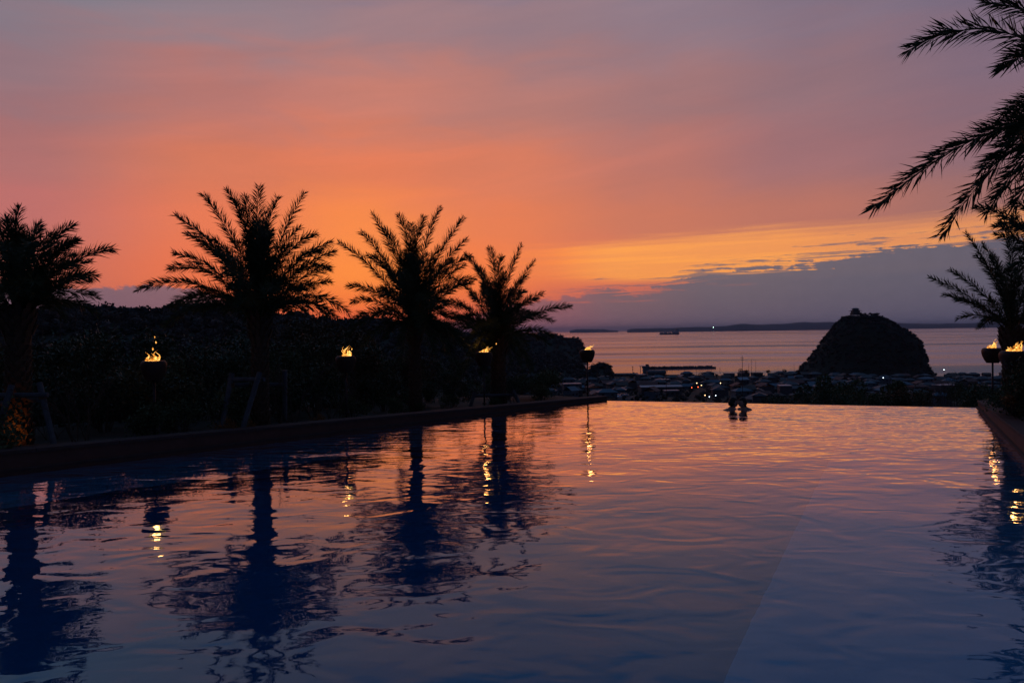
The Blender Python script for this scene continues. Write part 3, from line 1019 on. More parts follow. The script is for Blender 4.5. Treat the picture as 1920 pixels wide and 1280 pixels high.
special('town_hall', 'pale flat roofed block rising above the shoreline roofs', 'building', 1367, 960, long_hall(11, 9, 5.0, 'roof_p', 'plaster', 'flat', 2.4, 3), .1)
special('town_building', 'dark flat block on the shore line among the roofs', 'building', 1419, 980, long_hall(12, 9, 5.2, 'roof_g', 'plaster_d', 'flat', 2.4, 3), .1)

lampspots = [(1306.5, 718, 760, 'w'), (1315, 722, 700, 'w'), (1351, 718, 770, 'w'), (1322, 744, 520, 'w'), (1330, 748.5, 500, 'c'), (1342, 745, 520, 'c'),
             (1463, 717, 760, 'w'), (1656, 708, 690, 'c'), (1770, 693, 930, 'c'), (1722, 731, 560, 'c'), (1172, 737, 560, 'w'), (1297, 729, 640, 'r'), (1309, 727, 650, 'r')]
KEEP += [(x, y, 2.0, d) for x, y, d, c_ in lampspots]

rng2 = random.Random(21)
cnt = 0
hx0 = P(1620, 700, DH).x
first_used = [False] * len(protos)
LAB = {'hip': 'hipped', 'gable': 'gabled', 'flat': 'flat'}
rows = np.arange(455, 1062, 21.5)
cands = []
for r_ in rows:
    half = 0
    pitch = 15.5 + (1060 - r_) * 0.004
    a_lo = P(985, 700, r_).x; a_hi = P(1900, 700, r_).x
    xx = a_lo
    while xx < a_hi:
        cands.append((xx + rng2.uniform(-2.5, 2.5), r_ + rng2.uniform(-4, 4)))
        xx += pitch * rng2.choice([1, 1, 1, 1.5, 1.9])
vis = []
for (x_, y_) in cands:
    z_ = float(terrain(x_, y_))
    if z_ < SEA + .6: continue
    if any(math.hypot(x_ - a, y_ - b_) < c * .62 for a, b_, c in taken): continue
    if ((x_ - hx0) / 92) ** 2 + ((y_ - DH) / 82) ** 2 < 1: continue
    pxx = 960 + x_ / y_ * FPX
    pyy = 618 + (CAMZ - z_ - 6.5) / y_ * FPX
    if 1150 < pxx < 1350 and y_ > 948: continue
    if pyy > 752 + (pxx - 1122) * .014: continue
    if pxx < 1122 and pyy < 700: continue
    # slopes of the wooded ridges stay free of houses
    if z_ > float(base_h(math.hypot(x_, y_))) + 3.5: continue
    # behind the woods below the pool or the dome hill nothing shows
    if y_ > DH and 1500 < pxx < 1745: continue
    if any(y_ < kd and abs(pxx - kx) < kw + 7.0 / y_ * FPX and pyy < ky for kx, ky, kw, kd in KEEP): continue
    vis.append((x_, y_, z_))
rng2.shuffle(vis)
STEP = 0
vis_main = sorted(vis[:285], key=lambda t: t[1])
COLS = [(1060, 'below the far palm'), (1122, 'left of the corner torch'), (1160, 'behind the car park'), (1205, 'left of the warehouse'), (1265, 'near the long warehouse'), (1320, 'above the round tree'),
        (1362, 'left of the couple'), (1405, 'above the couple'), (1450, 'right of the couple'), (1500, 'left of the rounded hill'), (1560, 'under the hill\'s left flank'), (1620, 'beside the tall tree'),
        (1690, 'below the rounded hill'), (1750, 'under the hill\'s right flank'), (1800, 'right of the hill'), (9999, 'beside the right torches')]
ROWS = [(560, 'nearest rows'), (680, 'lower middle rows'), (800, 'upper middle rows'), (930, 'far rows'), (9999, 'shore row')]
for (x_, y_, z_) in vis_main:
    k_ = rng2.randrange(len(protos))
    if protos[k_][1] == 'flat' and (rng2.random() < .6 or y_ > 880): k_ = 0
    src, kind, roof, st = protos[k_]
    if not first_used[k_]:
        o_ = src; first_used[k_] = True
    else:
        o_ = copy_tree(src)
    o_.location = (x_, y_, z_)
    o_.rotation_euler = (0, 0, rng2.choice([0, 0, math.pi / 2, math.pi]) + rng2.uniform(-.35, .35))
    sc_ = rng2.uniform(.82, 1.1)
    o_.scale = (sc_, sc_, sc_)
    storey = {1: 'single storey', 2: 'two storey', 3: 'three storey'}[st]
    pxx = 960 + x_ / y_ * FPX
    colm = [l for c_, l in COLS if pxx < c_][0]
    rowm = [l for c_, l in ROWS if y_ < c_][0]
    lab = '%s house, %s %s roof, %s, %s' % (storey, ROOFN[roof], LAB[kind], rowm, colm)
    DUP[lab] = DUP.get(lab, 0) + 1
    if DUP[lab] > 1: lab += ', ' + ['farther', 'third', 'farthest'][min(DUP[lab] - 2, 2)]
    tag(o_, lab, 'house', 'houses of the seaside town')
    taken.append((x_, y_, 12))
for k_, u in enumerate(first_used):
    if not u: protos[k_][0].location = (60, 700 + 30 * k_, float(terrain(60, 700 + 30 * k_)))
print('houses', len(vis_main), 'of', len(vis))

# garden trees among the houses
pos = []
for _ in range(900):
    y_ = rng.uniform(440, 1055); px_ = rng.uniform(960, 1900)
    p = P(px_, 700, y_)
    if ((p.x - hx0) / 88) ** 2 + ((p.y - DH) / 80) ** 2 < 1: continue
    if any(math.hypot(p.x - a, p.y - b_) < c * .55 for a, b_, c in taken): continue
    z_ = float(terrain(p.x, p.y))
    if z_ < SEA + .8: continue
    pos.append((p.x, p.y, z_ + rng.uniform(0.6, 2.2)))
o = crowns('town_trees', np.array(pos), rng.uniform(1.3, 3.2, len(pos)), rng, 34, .4)
tag(o, 'dark garden trees and hedges filling the gaps between the town houses', 'trees', kind='stuff')

# trees that stand out on the shore line
def far_tree(name, label, x, d, h, r_, group=None, seed=0, leafm='wood_far', zoff=0.0, lobes=9, n=1500, ls=.16):
    rg = np.random.default_rng(seed + 100)
    p = P(x, 700, d)
    z = place_z(p) + zoff
    root = empty(name, (p.x, p.y, z))
    tag(root, label, 'tree', group)
    lc = rg.normal(size=(lobes, 3)) * [r_ * .42, r_ * .42, r_ * .28] + [0, 0, h - r_ * .75]
    lr = rg.uniform(.35, .6, lobes) * r_
    idx = rg.integers(0, lobes, n)
    d_ = rg.normal(size=(n, 3)); d_ /= np.linalg.norm(d_, axis=1)[:, None]
    cen = lc[idx] + d_ * (lr[idx] * rg.uniform(.55, 1.0, n) ** .6)[:, None]
    lv, lf = leaves(cen, r_ * ls, rg, .7, .3)
    link('crown', np_mesh('crown', lv, lf, M[leafm]), root)
    mb = MB()
    mb.tube([(0, 0, -1.5), (0, 0, h * .3), (r_ * .05, 0, h * .62)], [r_ * .09, r_ * .07, r_ * .04], 7)
    for q in range(min(6, lobes)):
        c_ = lc[q]
        mb.tube([(0, 0, h * .3), (c_[0] * .5, c_[1] * .5, h * .3 + (c_[2] - h * .3) * .6), tuple(c_)], [r_ * .04, r_ * .03, r_ * .012], 5)
    mb.build('trunk', M['twig'], root)
    return root


far_tree('shore_tree', 'round dark tree on the shore line left of the masts', 1395, 960, 9.5, 5.5, seed=1)
far_tree('shore_tree', 'dark rounded tree by the harbour under the right end of the breakwater', 1318, 950, 6.5, 6.5, seed=2)
far_tree('shore_tree', 'small tree on the shore line, nearest to the left foot of the rounded hill', 1470, 1020, 8.5, 3.0, seed=3)
far_tree('shore_tree', 'small tree on the shore line between the masts and the hill', 1440, 1020, 7.5, 2.6, seed=4)
far_tree('headland_tree', 'lone spreading pine at the tip of the far wooded headland', 1093, 1560, 9, 4.2, seed=5)
far_tree('round_tree', 'rounded green tree directly behind the pool edge left of the couple', 1291, 130, 2.2, 2.4, seed=6, leafm='leaf', zoff=6.1, n=3500, ls=.13)
far_tree('large_tree', 'tall dark broadleaf tree in front of the foot of the rounded hill', 1566, 95, 4.2, 2.6, seed=7, leafm='leaf', zoff=7.0, n=5000, ls=.10)
far_tree('large_tree', 'low spreading evergreen to the left of the tall tree below the hill', 1522, 90, 2.3, 2.0, seed=8, leafm='leaf_dark', zoff=6.8, n=4000, ls=.11)
far_tree('large_tree', 'narrow dark tree beyond the pool edge below the right flank of the hill', 1684, 85, 3.6, 1.7, seed=9, leafm='leaf', zoff=6.7, n=4200, ls=.12)

# street lamps and other lit points
names = ['beside the roofs left of the couple', 'in the middle of the town', 'above the left swimmer', 'just above the pool edge, leftmost of three', 'just above the pool edge, brightest of three',
         'just above the pool edge, right of the brightest', 'between the couple and the rounded hill', 'at the foot of the rounded hill', 'on the shore right of the rounded hill', 'among bare shrubs right of the hill',
         'beside the car park at the pool corner', 'x', 'y']
lampm = {}
for col_, m_ in (('w', 'lamp_warm'), ('c', 'lamp_cool'), ('r', 'lamp_red')):
    mb = MB()
    vv, ff = ICOV * 0.38, ICOF
    mb.add(vv, ff)
    lampm[col_] = mb.mesh('lamp_head', M[m_])
for i, (x, y, d, c_) in enumerate(lampspots):
    p = P(x, y, d)
    zb = place_z(p)
    root = empty('street_lamp' if c_ != 'r' else 'traffic_signal', (p.x, p.y, zb))
    if c_ != 'r':
        tag(root, ('warm' if c_ == 'w' else 'cool white') + ' lit street lamp ' + names[i], 'street lamp')
    else:
        tag(root, 'red traffic signal glowing in the town, ' + ('left of the pair' if i == 11 else 'right of the pair'), 'traffic signal')
    hgt = max(2.5, p.z - zb)
    hd = link('lamp_head', lampm[c_], root, (0, 0, hgt))
    s_ = d / 760.0
    hd.scale = (s_,) * 3 if c_ != 'r' else (s_ * .9,) * 3
    mb = MB(); mb.tube([(0, 0, -1), (0, 0, hgt - .25)], [.1, .07], 6); mb.build('pole', M['concrete'], root)

# utility poles and masts
for i, (x, d, h, nm, lb) in enumerate([
        (1249, 420, 19, 'utility_pole', 'tall utility pole in front of the long warehouse'),
        (1392, 400, 26, 'utility_pole', 'tall thin utility pole rising above the right swimmer'),
        (1324, 420, 14, 'utility_pole', 'utility pole above the round tree at the pool edge'),
        (1048, 430, 11, 'utility_pole', 'thin pole among the houses left of the corner torch'),
        (1404, 1010, 16, 'flag_mast', 'shorter mast on the shore, leftmost of three'),
        (1409, 1010, 23, 'flag_mast', 'tallest mast on the shore, middle of three'),
        (1417, 1010, 20, 'flag_mast', 'mast on the shore, rightmost of three'),
        (1489, 1010, 15, 'flag_mast', 'mast at the left foot of the rounded hill'),
        (1350, 1000, 11, 'utility_pole', 'pole by the harbour right of the breakwater'),
        (1284, 1000, 9, 'utility_pole', 'short pole against the water under the breakwater'),
        (1306, 1000, 9, 'utility_pole', 'pole against the water, right of centre of the breakwater')]):
    p = P(x, 700, d)
    zb = place_z(p)
    root = empty(nm, (p.x, p.y, zb))
    tag(root, lb, 'pole' if nm == 'utility_pole' else 'mast')
    rr = .16 if d < 600 else .22
    mb = MB(); mb.tube([(0, 0, -2), (0, 0, h)], [rr, rr * .6], 6); mb.build('shaft', M['pole'], root)
    if nm == 'utility_pole':
        mb = MB(); mb.box((0, 0, h - 1.2), (2.0, .12, .14)); mb.box((0, 0, h - 2.1), (1.6, .12, .14)); mb.build('crossarm', M['pole'], root)

# car park with cars
cp0 = P(1150, 742, 500)
zc = place_z(cp0) + .9
mb = MB(); mb.box((0, 0, -.6), (34, 30, 1.3)); o = mb.build('car_park', M['asphalt'], loc=(cp0.x, cp0.y, zc - .05)); tag(o, kind='structure')


def car(paint):
    root = empty('parked_car')
    mb = MB()
    prof = [(-2.1, .35), (-2.15, .75), (-1.3, .92), (-.7, 1.42), (.9, 1.45), (1.6, .98), (2.1, .85), (2.15, .4)]
    vs = [(x_, -.82 if z_ < 1 else -.66, z_) for x_, z_ in prof] + [(x_, .82 if z_ < 1 else .66, z_) for x_, z_ in prof]
    n_ = len(prof)
    mb.add(vs, [tuple(range(n_)), tuple(range(2 * n_ - 1, n_ - 1, -1))] + [(i_, i_ + n_, (i_ + 1) % n_ + n_, (i_ + 1) % n_) for i_ in range(n_)])
    mb.build('body', M[paint], root)
    for x_ in (-1.3, 1.35):
        for s_ in (-1, 1):
            mb = MB(); mb.tube([(x_, s_ * .68, .32), (x_, s_ * .86, .32)], [.32, .32], 10); mb.build('wheel', M['tyre'], root)
    mb = MB(); mb.box((.1, -.75, 1.18), (1.7, .03, .3)); mb.box((.1, .75, 1.18), (1.7, .03, .3)); mb.build('side_window', M['window'], root)
    return root


cw, cd_ = car('car_w'), car('car_d')
spots = [(1137, 737, 0, 'white', 'parked apart at the left'), (1158, 738, .1, 'white', 'in the middle of the car park beyond the pool corner'), (1166, 736, .2, 'dark grey', 'between two white cars'),
         (1173, 737, 0, 'white', 'at the right end of the row'), (1161, 744, .5, 'white', 'nearest to the pool edge'), (1152, 746, .4, 'dark grey', 'at the front left of the car park')]
fw = {'white': cw, 'dark grey': cd_}; seen = set()
for x, y, rz, cn, lb in spots:
    d = 500 - (y - 741) * 2.0
    p = P(x, y, d)
    o_ = fw[cn] if cn not in seen else copy_tree(fw[cn])
    seen.add(cn)
    o_.location = (p.x, p.y, zc + .62); o_.rotation_euler = (0, 0, rz)
    tag(o_, '%s car %s' % (cn, lb), 'car', 'cars parked below the pool corner')

# breakwater of concrete blocks, and pier building
bw0 = P(1206, 691.5, 1215); bw1 = P(1340, 690.5, 1220)
mb = MB()
pts = 420
rb = random.Random(8)
for i in range(pts):
    t_ = rb.random()
    q = bw0.lerp(bw1, t_)
    mb.box((q.x, q.y + rb.uniform(-4, 4), SEA + rb.uniform(.3, 3.6 if t_ < .97 else 2)), (rb.uniform(1.2, 2.6), rb.uniform(1.2, 2.6), rb.uniform(1.2, 2.4)), rb.uniform(0, 3))
mb.box(((bw0.x + bw1.x) / 2, bw0.y + 1, SEA + .6), ((bw1 - bw0).length, 8, 4.2))
o = mb.build('breakwater_blocks', M['concrete'])
tag(o, 'long breakwater of piled concrete blocks in the sea off the town', 'breakwater', kind='stuff')
p = P(1211, 700, 1120)
root = empty('pier_house', (p.x, p.y, SEA))
tag(root, 'pale pier house with a projecting canopy at the left end of the breakwater', 'building')
mb = MB(); mb.box((0, 0, 4.5), (7.5, 8, 9)); mb.build('wall', M['plaster'], root)
mb = MB(); mb.box((-1.8, 0, 9.3), (13, 9, .7)); mb.build('canopy_roof', M['roof_p'], root)
for xx in (-7.6,):
    mb = MB(); mb.tube([(xx, 0, 0), (xx, 0, 9)], [.35, .35], 6); mb.build('column', M['concrete'], root)
mb = MB(); mb.box((2, 0, 10.8), (4, 5, 2.3)); mb.build('roof_room', M['plaster_d'], root)

# channel marker
p = P(1186.5, 693.5, 1210)
root = empty('channel_marker', (p.x, p.y, SEA)); tag(root, 'tiny dark channel marker standing in the sea left of the pier', 'marker')
mb = MB(); mb.tube([(0, 0, 0), (0, 0, 4)], [.6, .3], 6); mb.build('post', M['pole'], root)
mb = MB(); mb.lathe([(0, 0), (.9, .1), (.9, .7), (0, 1.6)], (0, 0, 4), 8); mb.build('top_mark', M['pole'], root)

# ship
sp = P(1255, 628.5, 9800)
root = empty('cargo_ship', (sp.x, sp.y, SEA), 0.0)
root.scale = (1, 1, 1.35)
tag(root, 'long cargo ship far out on the sea in front of the low coast', 'ship')
HL = 124.0
prof = [(-HL, 14), (-HL * .93, 0), (HL * .93, 0), (HL, 15), (HL * .88, 16), (HL * .55, 13), (-HL * .8, 13)]
mb = MB()
n_ = len(prof)
vs = [(x_, -20 * (1 if abs(x_) < HL * .95 else .2), z_) for x_, z_ in prof] + [(x_, 20 * (1 if abs(x_) < HL * .95 else .2), z_) for x_, z_ in prof]
mb.add(vs, [tuple(range(n_)), tuple(range(2 * n_ - 1, n_ - 1, -1))] + [(i_, i_ + n_, (i_ + 1) % n_ + n_, (i_ + 1) % n_) for i_ in range(n_)])
mb.build('hull', M['hull'], root)
mb = MB(); mb.box((HL * .72, 0, 27), (46, 32, 26)); mb.box((HL * .74, 0, 44), (26, 36, 9)); mb.build('bridge_house', M['ship_white'], root)
mb = MB(); mb.box((HL * .86, 0, 36), (12, 10, 30)); mb.build('funnel', M['hull'], root)
for k_, xx in enumerate((-95, -45, 5, 55)):
    mb = MB(); mb.box((xx, 0, 17), (38, 30, 8 + (k_ % 2) * 5)); mb.build('cargo_hatch', M['ship_white'] if k_ < 3 else M['hull'], root)
mb = MB(); mb.tube([(-30, 0, 12), (-30, 0, 42)], [2.5, 1.5], 6); mb.tube([(40, 0, 12), (40, 0, 44)], [2.5, 1.5], 6); mb.build('derrick_posts', M['hull'], root)

# far coast
def coast(name, pts, d, base_y, depth=900):
    mb = MB()
    n_ = 160
    xs = np.linspace(pts[0][0], pts[-1][0], n_)
    ys = np.interp(xs, [p_[0] for p_ in pts], [p_[1] for p_ in pts])
    rg = np.random.default_rng(int(d))
    nz = np.convolve(rg.normal(size=n_ + 8), np.ones(3) / 3, 'same')[:n_] * .45
    fr_, tp, bk = [], [], []
    for i_, (x_, y_) in enumerate(zip(xs, ys)):
        t_ = min(1, min(i_, n_ - 1 - i_) / 4)
        f_ = P(x_, y_, d); top = max(f_.z + nz[i_] * d / FPX * t_, SEA + 2)
        fr_.append((f_.x, d - 200 + 60 * math.sin(i_ * .3), SEA - 5)); tp.append((f_.x * (d + 350) / d, d + 350, SEA + (top - SEA) * (d + 350) / d)); bk.append((f_.x * (d + depth) / d, d + depth, SEA - 5))
    mid_ = [((a[0] + b_[0]) / 2, (a[1] + b_[1]) / 2 - 40, (a[2] + b_[2]) / 2 + (b_[2] - a[2]) * .12) for a, b_ in zip(fr_, tp)]
    vs = fr_ + mid_ + tp + bk
    fs = []
    for j in range(3):
        for i_ in range(n_ - 1):
            a = j * n_ + i_
            fs.append((a, a + 1, a + 1 + n_, a + n_))
    mb.add(vs, fs)
    return tag(mb.build(name, M['wood_far'], smooth=True), kind='structure')


coast('far_coast', [(1176, 618.5), (1186, 616), (1250, 615), (1330, 612.5), (1360, 611), (1392, 606.5), (1410, 608.5), (1470, 607), (1500, 604), (1560, 604), (1640, 605), (1680, 605.5), (1740, 607), (1800, 606), (1850, 605.5), (1930, 602), (2100, 600), (2300, 603)], 22000, 618)
coast('far_island', [(1068, 620), (1080, 617.2), (1105, 617), (1133, 617), (1142, 618.5), (1158, 619.6)], 27000, 620, 1800)
p = P(1337.5, 613.5, 21500)
root = empty('lighthouse', (p.x, p.y, SEA)); tag(root, 'lighthouse with a greenish white light on the far coast', 'lighthouse')
hz = p.z - SEA
mb = MB(); mb.tube([(0, 0, 0), (0, 0, hz - 5)], [9, 6], 8); mb.build('tower', M['ship_white'], root)
mb = MB(); mb.add(ICOV * 7, ICOF); mb.build('lantern', emit('lighthouse_light', (0.6, 1.0, .75), 16), root, loc=(0, 0, hz))

# ------------------------------------------------------------------ palms
def bez(a, b_, c, t):
    return a * (1 - t) ** 2 + b_ * 2 * t * (1 - t) + c * t * t


def frond_mesh(base, tip, bow, rg, leaf=0.26, pairs=52, thick=0.012, dens=1.0):
    """one pinnate leaf: arched rachis with folded leaflets in several ranks"""
    base = Vector(base); tip = Vector(tip)
    v = tip - base
    L_ = v.length
    hor = Vector((v.x, v.y, 0))
    if hor.length < 1e-3: hor = Vector((1, 0, 0))
    hor.normalize()
    ctrl = base + v * 0.52 + Vector((0, 0, bow * L_)) - hor * (0.13 * L_ if v.z > .6 * L_ else .03 * L_)
    side = hor.cross(Vector((0, 0, 1))).normalized()
    mb = MB()
    N = 12
    pts = [bez(base, ctrl, tip, i / N) for i in range(N + 1)]
    mb.tube(pts, [thick * (1 - .85 * i / N) for i in range(N + 1)], 4, mi=1)
    arc = sum((pts[i + 1] - pts[i]).length for i in range(N))
    pairs = int(arc / 0.0125 * dens)
    for i in range(pairs):
        t = 0.09 + 0.91 * (i + rg.random() * .6) / pairs
        t = min(t, .999)
        p = bez(base, ctrl, tip, t)
        tg = (bez(base, ctrl, tip, min(1, t + .02)) - bez(base, ctrl, tip, t - .02)).normalized()
        nrm = side.cross(tg).normalized()
        ll = leaf * min(1.0, (0.35 + 3.2 * (t - .09))) * (1.0 if t < .7 else 1.0 - 0.42 * max(0, t - .8) / .2)
        fwd = R(58 - 15 * t)
        for sgn in (-1, 1):
            if rg.random() < .05: continue
            lift = R(rg.choice([8, 25, 48, 75, -15, -40]) + rg.uniform(-9, 9))
            l2 = ll * rg.uniform(.82, 1.12)
            f2 = fwd + R(rg.uniform(-9, 9))
            out = side * sgn * math.cos(lift) + nrm * math.sin(lift)
            d_ = (tg * math.cos(f2) + out * math.sin(f2)).normalized()
            wv = d_.cross(out)
            if wv.length < .1: wv = d_.cross(nrm)
            wv = (wv.normalized() * .75 + Vector((rg.uniform(-.5, .5), rg.uniform(-.5, .5), rg.uniform(-.5, .5)))).normalized()
            wd2 = (0.0080 + 0.0035 * rg.random())
            m_ = p + d_ * l2 * .45 + Vector((0, 0, .0))
            e_ = p + d_ * l2 + Vector((0, 0, -.07 * l2))
            mb.add([p, m_ + wv * wd2, e_, m_ - wv * wd2], [(0, 1, 2, 3)], 0)
    return mb.mesh('frond', [M['frond'], M['rachis']])


def palm(label, trunk_px, base_px, d, tips, nfill, rfill, seed, trunk_r=.17, leaf=.25, group='palms planted round the pool', droop=False, lean=0.0, ground=None):
    """trunk foot at trunk_px x, crown base at base_px (x, y), depth d; tips = photo points reached by fronds"""
    rg = random.Random(seed)
    top = P(base_px[0], base_px[1], d)
    foot = P(trunk_px, base_px[1] + 150, d)
    gz = ground if ground is not None else 0.15
    root = empty('palm_tree', (foot.x, foot.y, gz))
    tag(root, label, 'palm tree', group)
    inv = -root.location
    o3 = Vector((foot.x, foot.y, gz))
    T0 = top - o3
    # trunk with leaf scars
    H = T0.z
    mb = MB()
    N = 14
    pts = [Vector((T0.x * (i / N) ** 1.3, 0, -0.3 + (H + .3) * i / N)) for i in range(N + 1)]
    mb.tube(pts, [trunk_r * (1.2 - .34 * min(1, i / 3.0) + (.10 if i >= N - 1 else 0)) for i in range(N + 1)], 14)
    mb.build('trunk', M['bark'], root, smooth=True)
    mb = MB()
    zc_ = 0.02
    row = 0
    while zc_ < H + .05:
        k_ = 9
        t_ = zc_ / H
        cx_ = T0.x * max(0, t_) ** 1.3
        rr = trunk_r * (1.0 if zc_ > .3 else 1.15) * (1.0 + (.25 if zc_ > H - .35 else 0))
        for j in range(k_):
            th = 2 * math.pi * (j + .5 * (row % 2)) / k_ + rg.uniform(-.08, .08)
            c_, s_ = math.cos(th), math.sin(th)
            wv = Vector((-s_, c_, 0)) * .052 * trunk_r / .17
            b0_ = Vector((cx_ + c_ * rr * .9, s_ * rr * .9, zc_ - .02))
            ext = rg.uniform(.008, .025) + (.03 if zc_ > H - .35 else 0)
            tp_ = Vector((cx_ + c_ * (rr + ext), s_ * (rr + ext), zc_ + rg.uniform(.06, .09) + (.08 if zc_ > H - .5 else 0)))
            mb.add([b0_ - wv, b0_ + wv, tp_ + wv * .55, tp_ - wv * .55, b0_ + Vector((0, 0, .10)) - wv * .6, b0_ + Vector((0, 0, .10)) + wv * .6],
                   [(0, 1, 2, 3), (3, 2, 5, 4), (1, 5, 2), (0, 3, 4)])
        zc_ += .085
        row += 1
    o_ = mb.build('leaf_stubs', M['bark'], root)
    tag(o_, kind='stuff')
    # fronds at the photographed tips
    crown = T0
    for (tx, ty, *rest) in tips:
        dd = rest[0] if rest else rg.uniform(-.35, .35)
        bow = rest[1] if len(rest) > 1 else None
        tp_ = P(tx, ty, d + dd) - o3
        v = tp_ - crown
        hl = math.hypot(v.x, v.y)
        if bow is None:
            steep = v.z / max(.01, v.length)
            bow = 0.17 + 0.30 * (1 - max(0, steep)) if steep > -.2 else .46
        st = crown + Vector((v.x / max(hl, .01) * .06, v.y / max(hl, .01) * .06, rg.uniform(-.05, .12)))
        link('frond', frond_mesh(st, tp_, bow, rg, leaf), root)
    # fronds towards and away from the viewer
    for i in range(nfill):
        th = rg.uniform(0, 2 * math.pi)
        if i % 2: th = rg.choice([-1, 1]) * math.pi / 2 + rg.uniform(-.75, .75)
        incl = R(rg.choice([80, 68, 56, 44, 30, 14] + ([-2, -20, -36] if droop else [4])) + rg.uniform(-6, 6))
        Lf = rfill * rg.uniform(.82, 1.02) * (1.0 if incl > 0.6 else .85)
        tp_ = crown + Vector((math.cos(th) * math.cos(incl), math.sin(th) * math.cos(incl), math.sin(incl))) * Lf
        bow = .13 + .28 * (1 - max(0, math.sin(incl)))
        st = crown + Vector((math.cos(th) * .06, math.sin(th) * .06, rg.uniform(-.05, .15)))
        link('frond', frond_mesh(st, tp_, bow, rg, leaf, dens=.9), root)
    return root


def ground_left(x, d):
    p = P(x, 700, d)
    v = Vector((p.x, p.y)) - PD
    return 0.46 - .36 * v.dot(LD) / lenL - .13


palm('palm cut by the left edge of the frame, its trunk foot lit orange', 34, (34, 590), 12.9,
     [(36, 392), (135, 424), (143, 450, .3), (209, 468, 0, .22), (177, 518, -.3, .3), (110, 541, -.2), (67, 552, -.5), (75, 420), (-20, 405), (-70, 425), (-120, 470), (-140, 520), (-60, 550), (10, 410), (100, 440, .8)], 36, 1.6, 1, .19, .26, ground=ground_left(34, 12.9))
palm('tallest and widest palm, standing against the orange sky behind a timber support', 488, (487, 604), 15.0,
     [(260, 544, 0, .30), (319, 505, .2, .36), (330, 405, 0, .12), (382, 366, .1, .06), (425, 358), (486, 350, .1, .02), (459, 369, .5, .04), (571, 363, 0, .02), (591, 440, .3, .30), (618, 503, -.1, .46), (654, 588, 0, .52), (632, 598, .4, .50),
      (319, 574, -.3, .42), (378, 582, -.5, .42), (543, 590, -.5, .5), (440, 380, -.3, .05), (520, 372, .3, .03), (600, 470, .5, .32), (350, 440, .4, .2), (560, 545, -.4, .4)], 38, 2.0, 2, .16, .265, ground=ground_left(488, 15.0))
palm('bushy palm in the middle of the left row with its trunk standing clear', 779, (777, 614), 18.4,
     [(636, 456, 0, .08), (677, 436, .3, .10), (698, 401, .1, .02), (749, 405), (794, 408, .3), (825, 391, 0, .03), (869, 409, 0, .03), (874, 450, .3, .10), (882, 482, .1, .26), (654, 537, 0, .30), (661, 565, .2, .30), (662, 600, .2, .36),
      (723, 632, -.6, .42), (889, 522, .3, .28), (879, 580, -.1, .40), (856, 632, .2, .42), (815, 640, -.5, .45), (770, 420, -.2), (720, 430, .4), (690, 480, .6, .2), (850, 540, -.5, .3)], 44, 1.95, 3, .14, .27, droop=True, ground=ground_left(779, 18.4))
palm('smaller palm at the far end of the left row, beside the third torch', 936, (933, 640), 20.4,
     [(874, 476, 0, .12), (918, 466), (977, 460, 0, .0), (940, 482, .3), (1002, 490, 0, .02), (1008, 562, 0, .36), (1036, 603, .2, .40), (1069, 575, 0, .22), (1035, 630, -.2, .36), (843, 518, .3, .18), (832, 566, .2, .3), (838, 597, -.2, .36), (880, 636, -.4, .45),
      (985, 520, .4, .2), (895, 500, .5), (960, 600, -.6, .4), (1010, 590, -.5, .3)], 42, 1.75, 4, .19, .26, droop=True, ground=ground_left(936, 20.4))
palm('palm rising behind the two torches at the right edge of the frame', 1897, (1897, 622), 16.9,
     [(1744, 521, 0, .10), (1770, 553, .2, .14), (1782, 507, -.2, .08), (1810, 437, 0, .0), (1842, 457, .3, .05), (1880, 420), (1905, 400, .3), (1945, 415), (1985, 445), (2030, 500), (2040, 560), (1860, 480, -.5), (1830, 480, .5), (1790, 560, .6, .2), (1850, 500, .4, .1)], 15, 1.45, 5, .18, .21, ground=-.1)
palm('tall near palm whose long fronds hang in at the upper right corner', 2150, (2110, 235), 8.2,
     [(1703, 95, .2, .46), (1846, 6, .4, .30), (1637, 392, 0, .26), (1768, 440, .2, .42), (1880, 128, -.5, .45), (1834, 262, .9, .30), (1990, -60), (2100, -150), (2250, -80), (2400, 0), (2520, 160), (2560, 330), (2350, 440), (2200, -160), (1850, -120), (1900, 250, .8, .3), (1850, 400, .8, .4), (2000, 430, -.5, .5), (1842, 318, .5, .36), (1874, 362, -.4, .40), (1890, 405, .3, .44), (1896, 262, -.6, .36)], 14, 1.5, 6, .19, .28, ground=.18)
palm('palm crown half hidden at the right edge under the hanging fronds', 2035, (2035, 520), 12.0,
     [(1832, 388, .1, .18), (1876, 418, -.2, .2), (1868, 440, .3, .1), (1930, 330), (1980, 300), (2060, 300), (2140, 340), (2220, 420), (2240, 500), (1900, 380, .3), (1905, 470, .2, .2)], 26, 1.6, 7, .17, .23, ground=.05)

# ------------------------------------------------------------------ timber supports round the palms
def log(mb, a, b_, r_=.038):
    mb.tube([a, Vector(a).lerp(Vector(b_), .5), b_], [r_, r_ * .97, r_ * .94], 10)


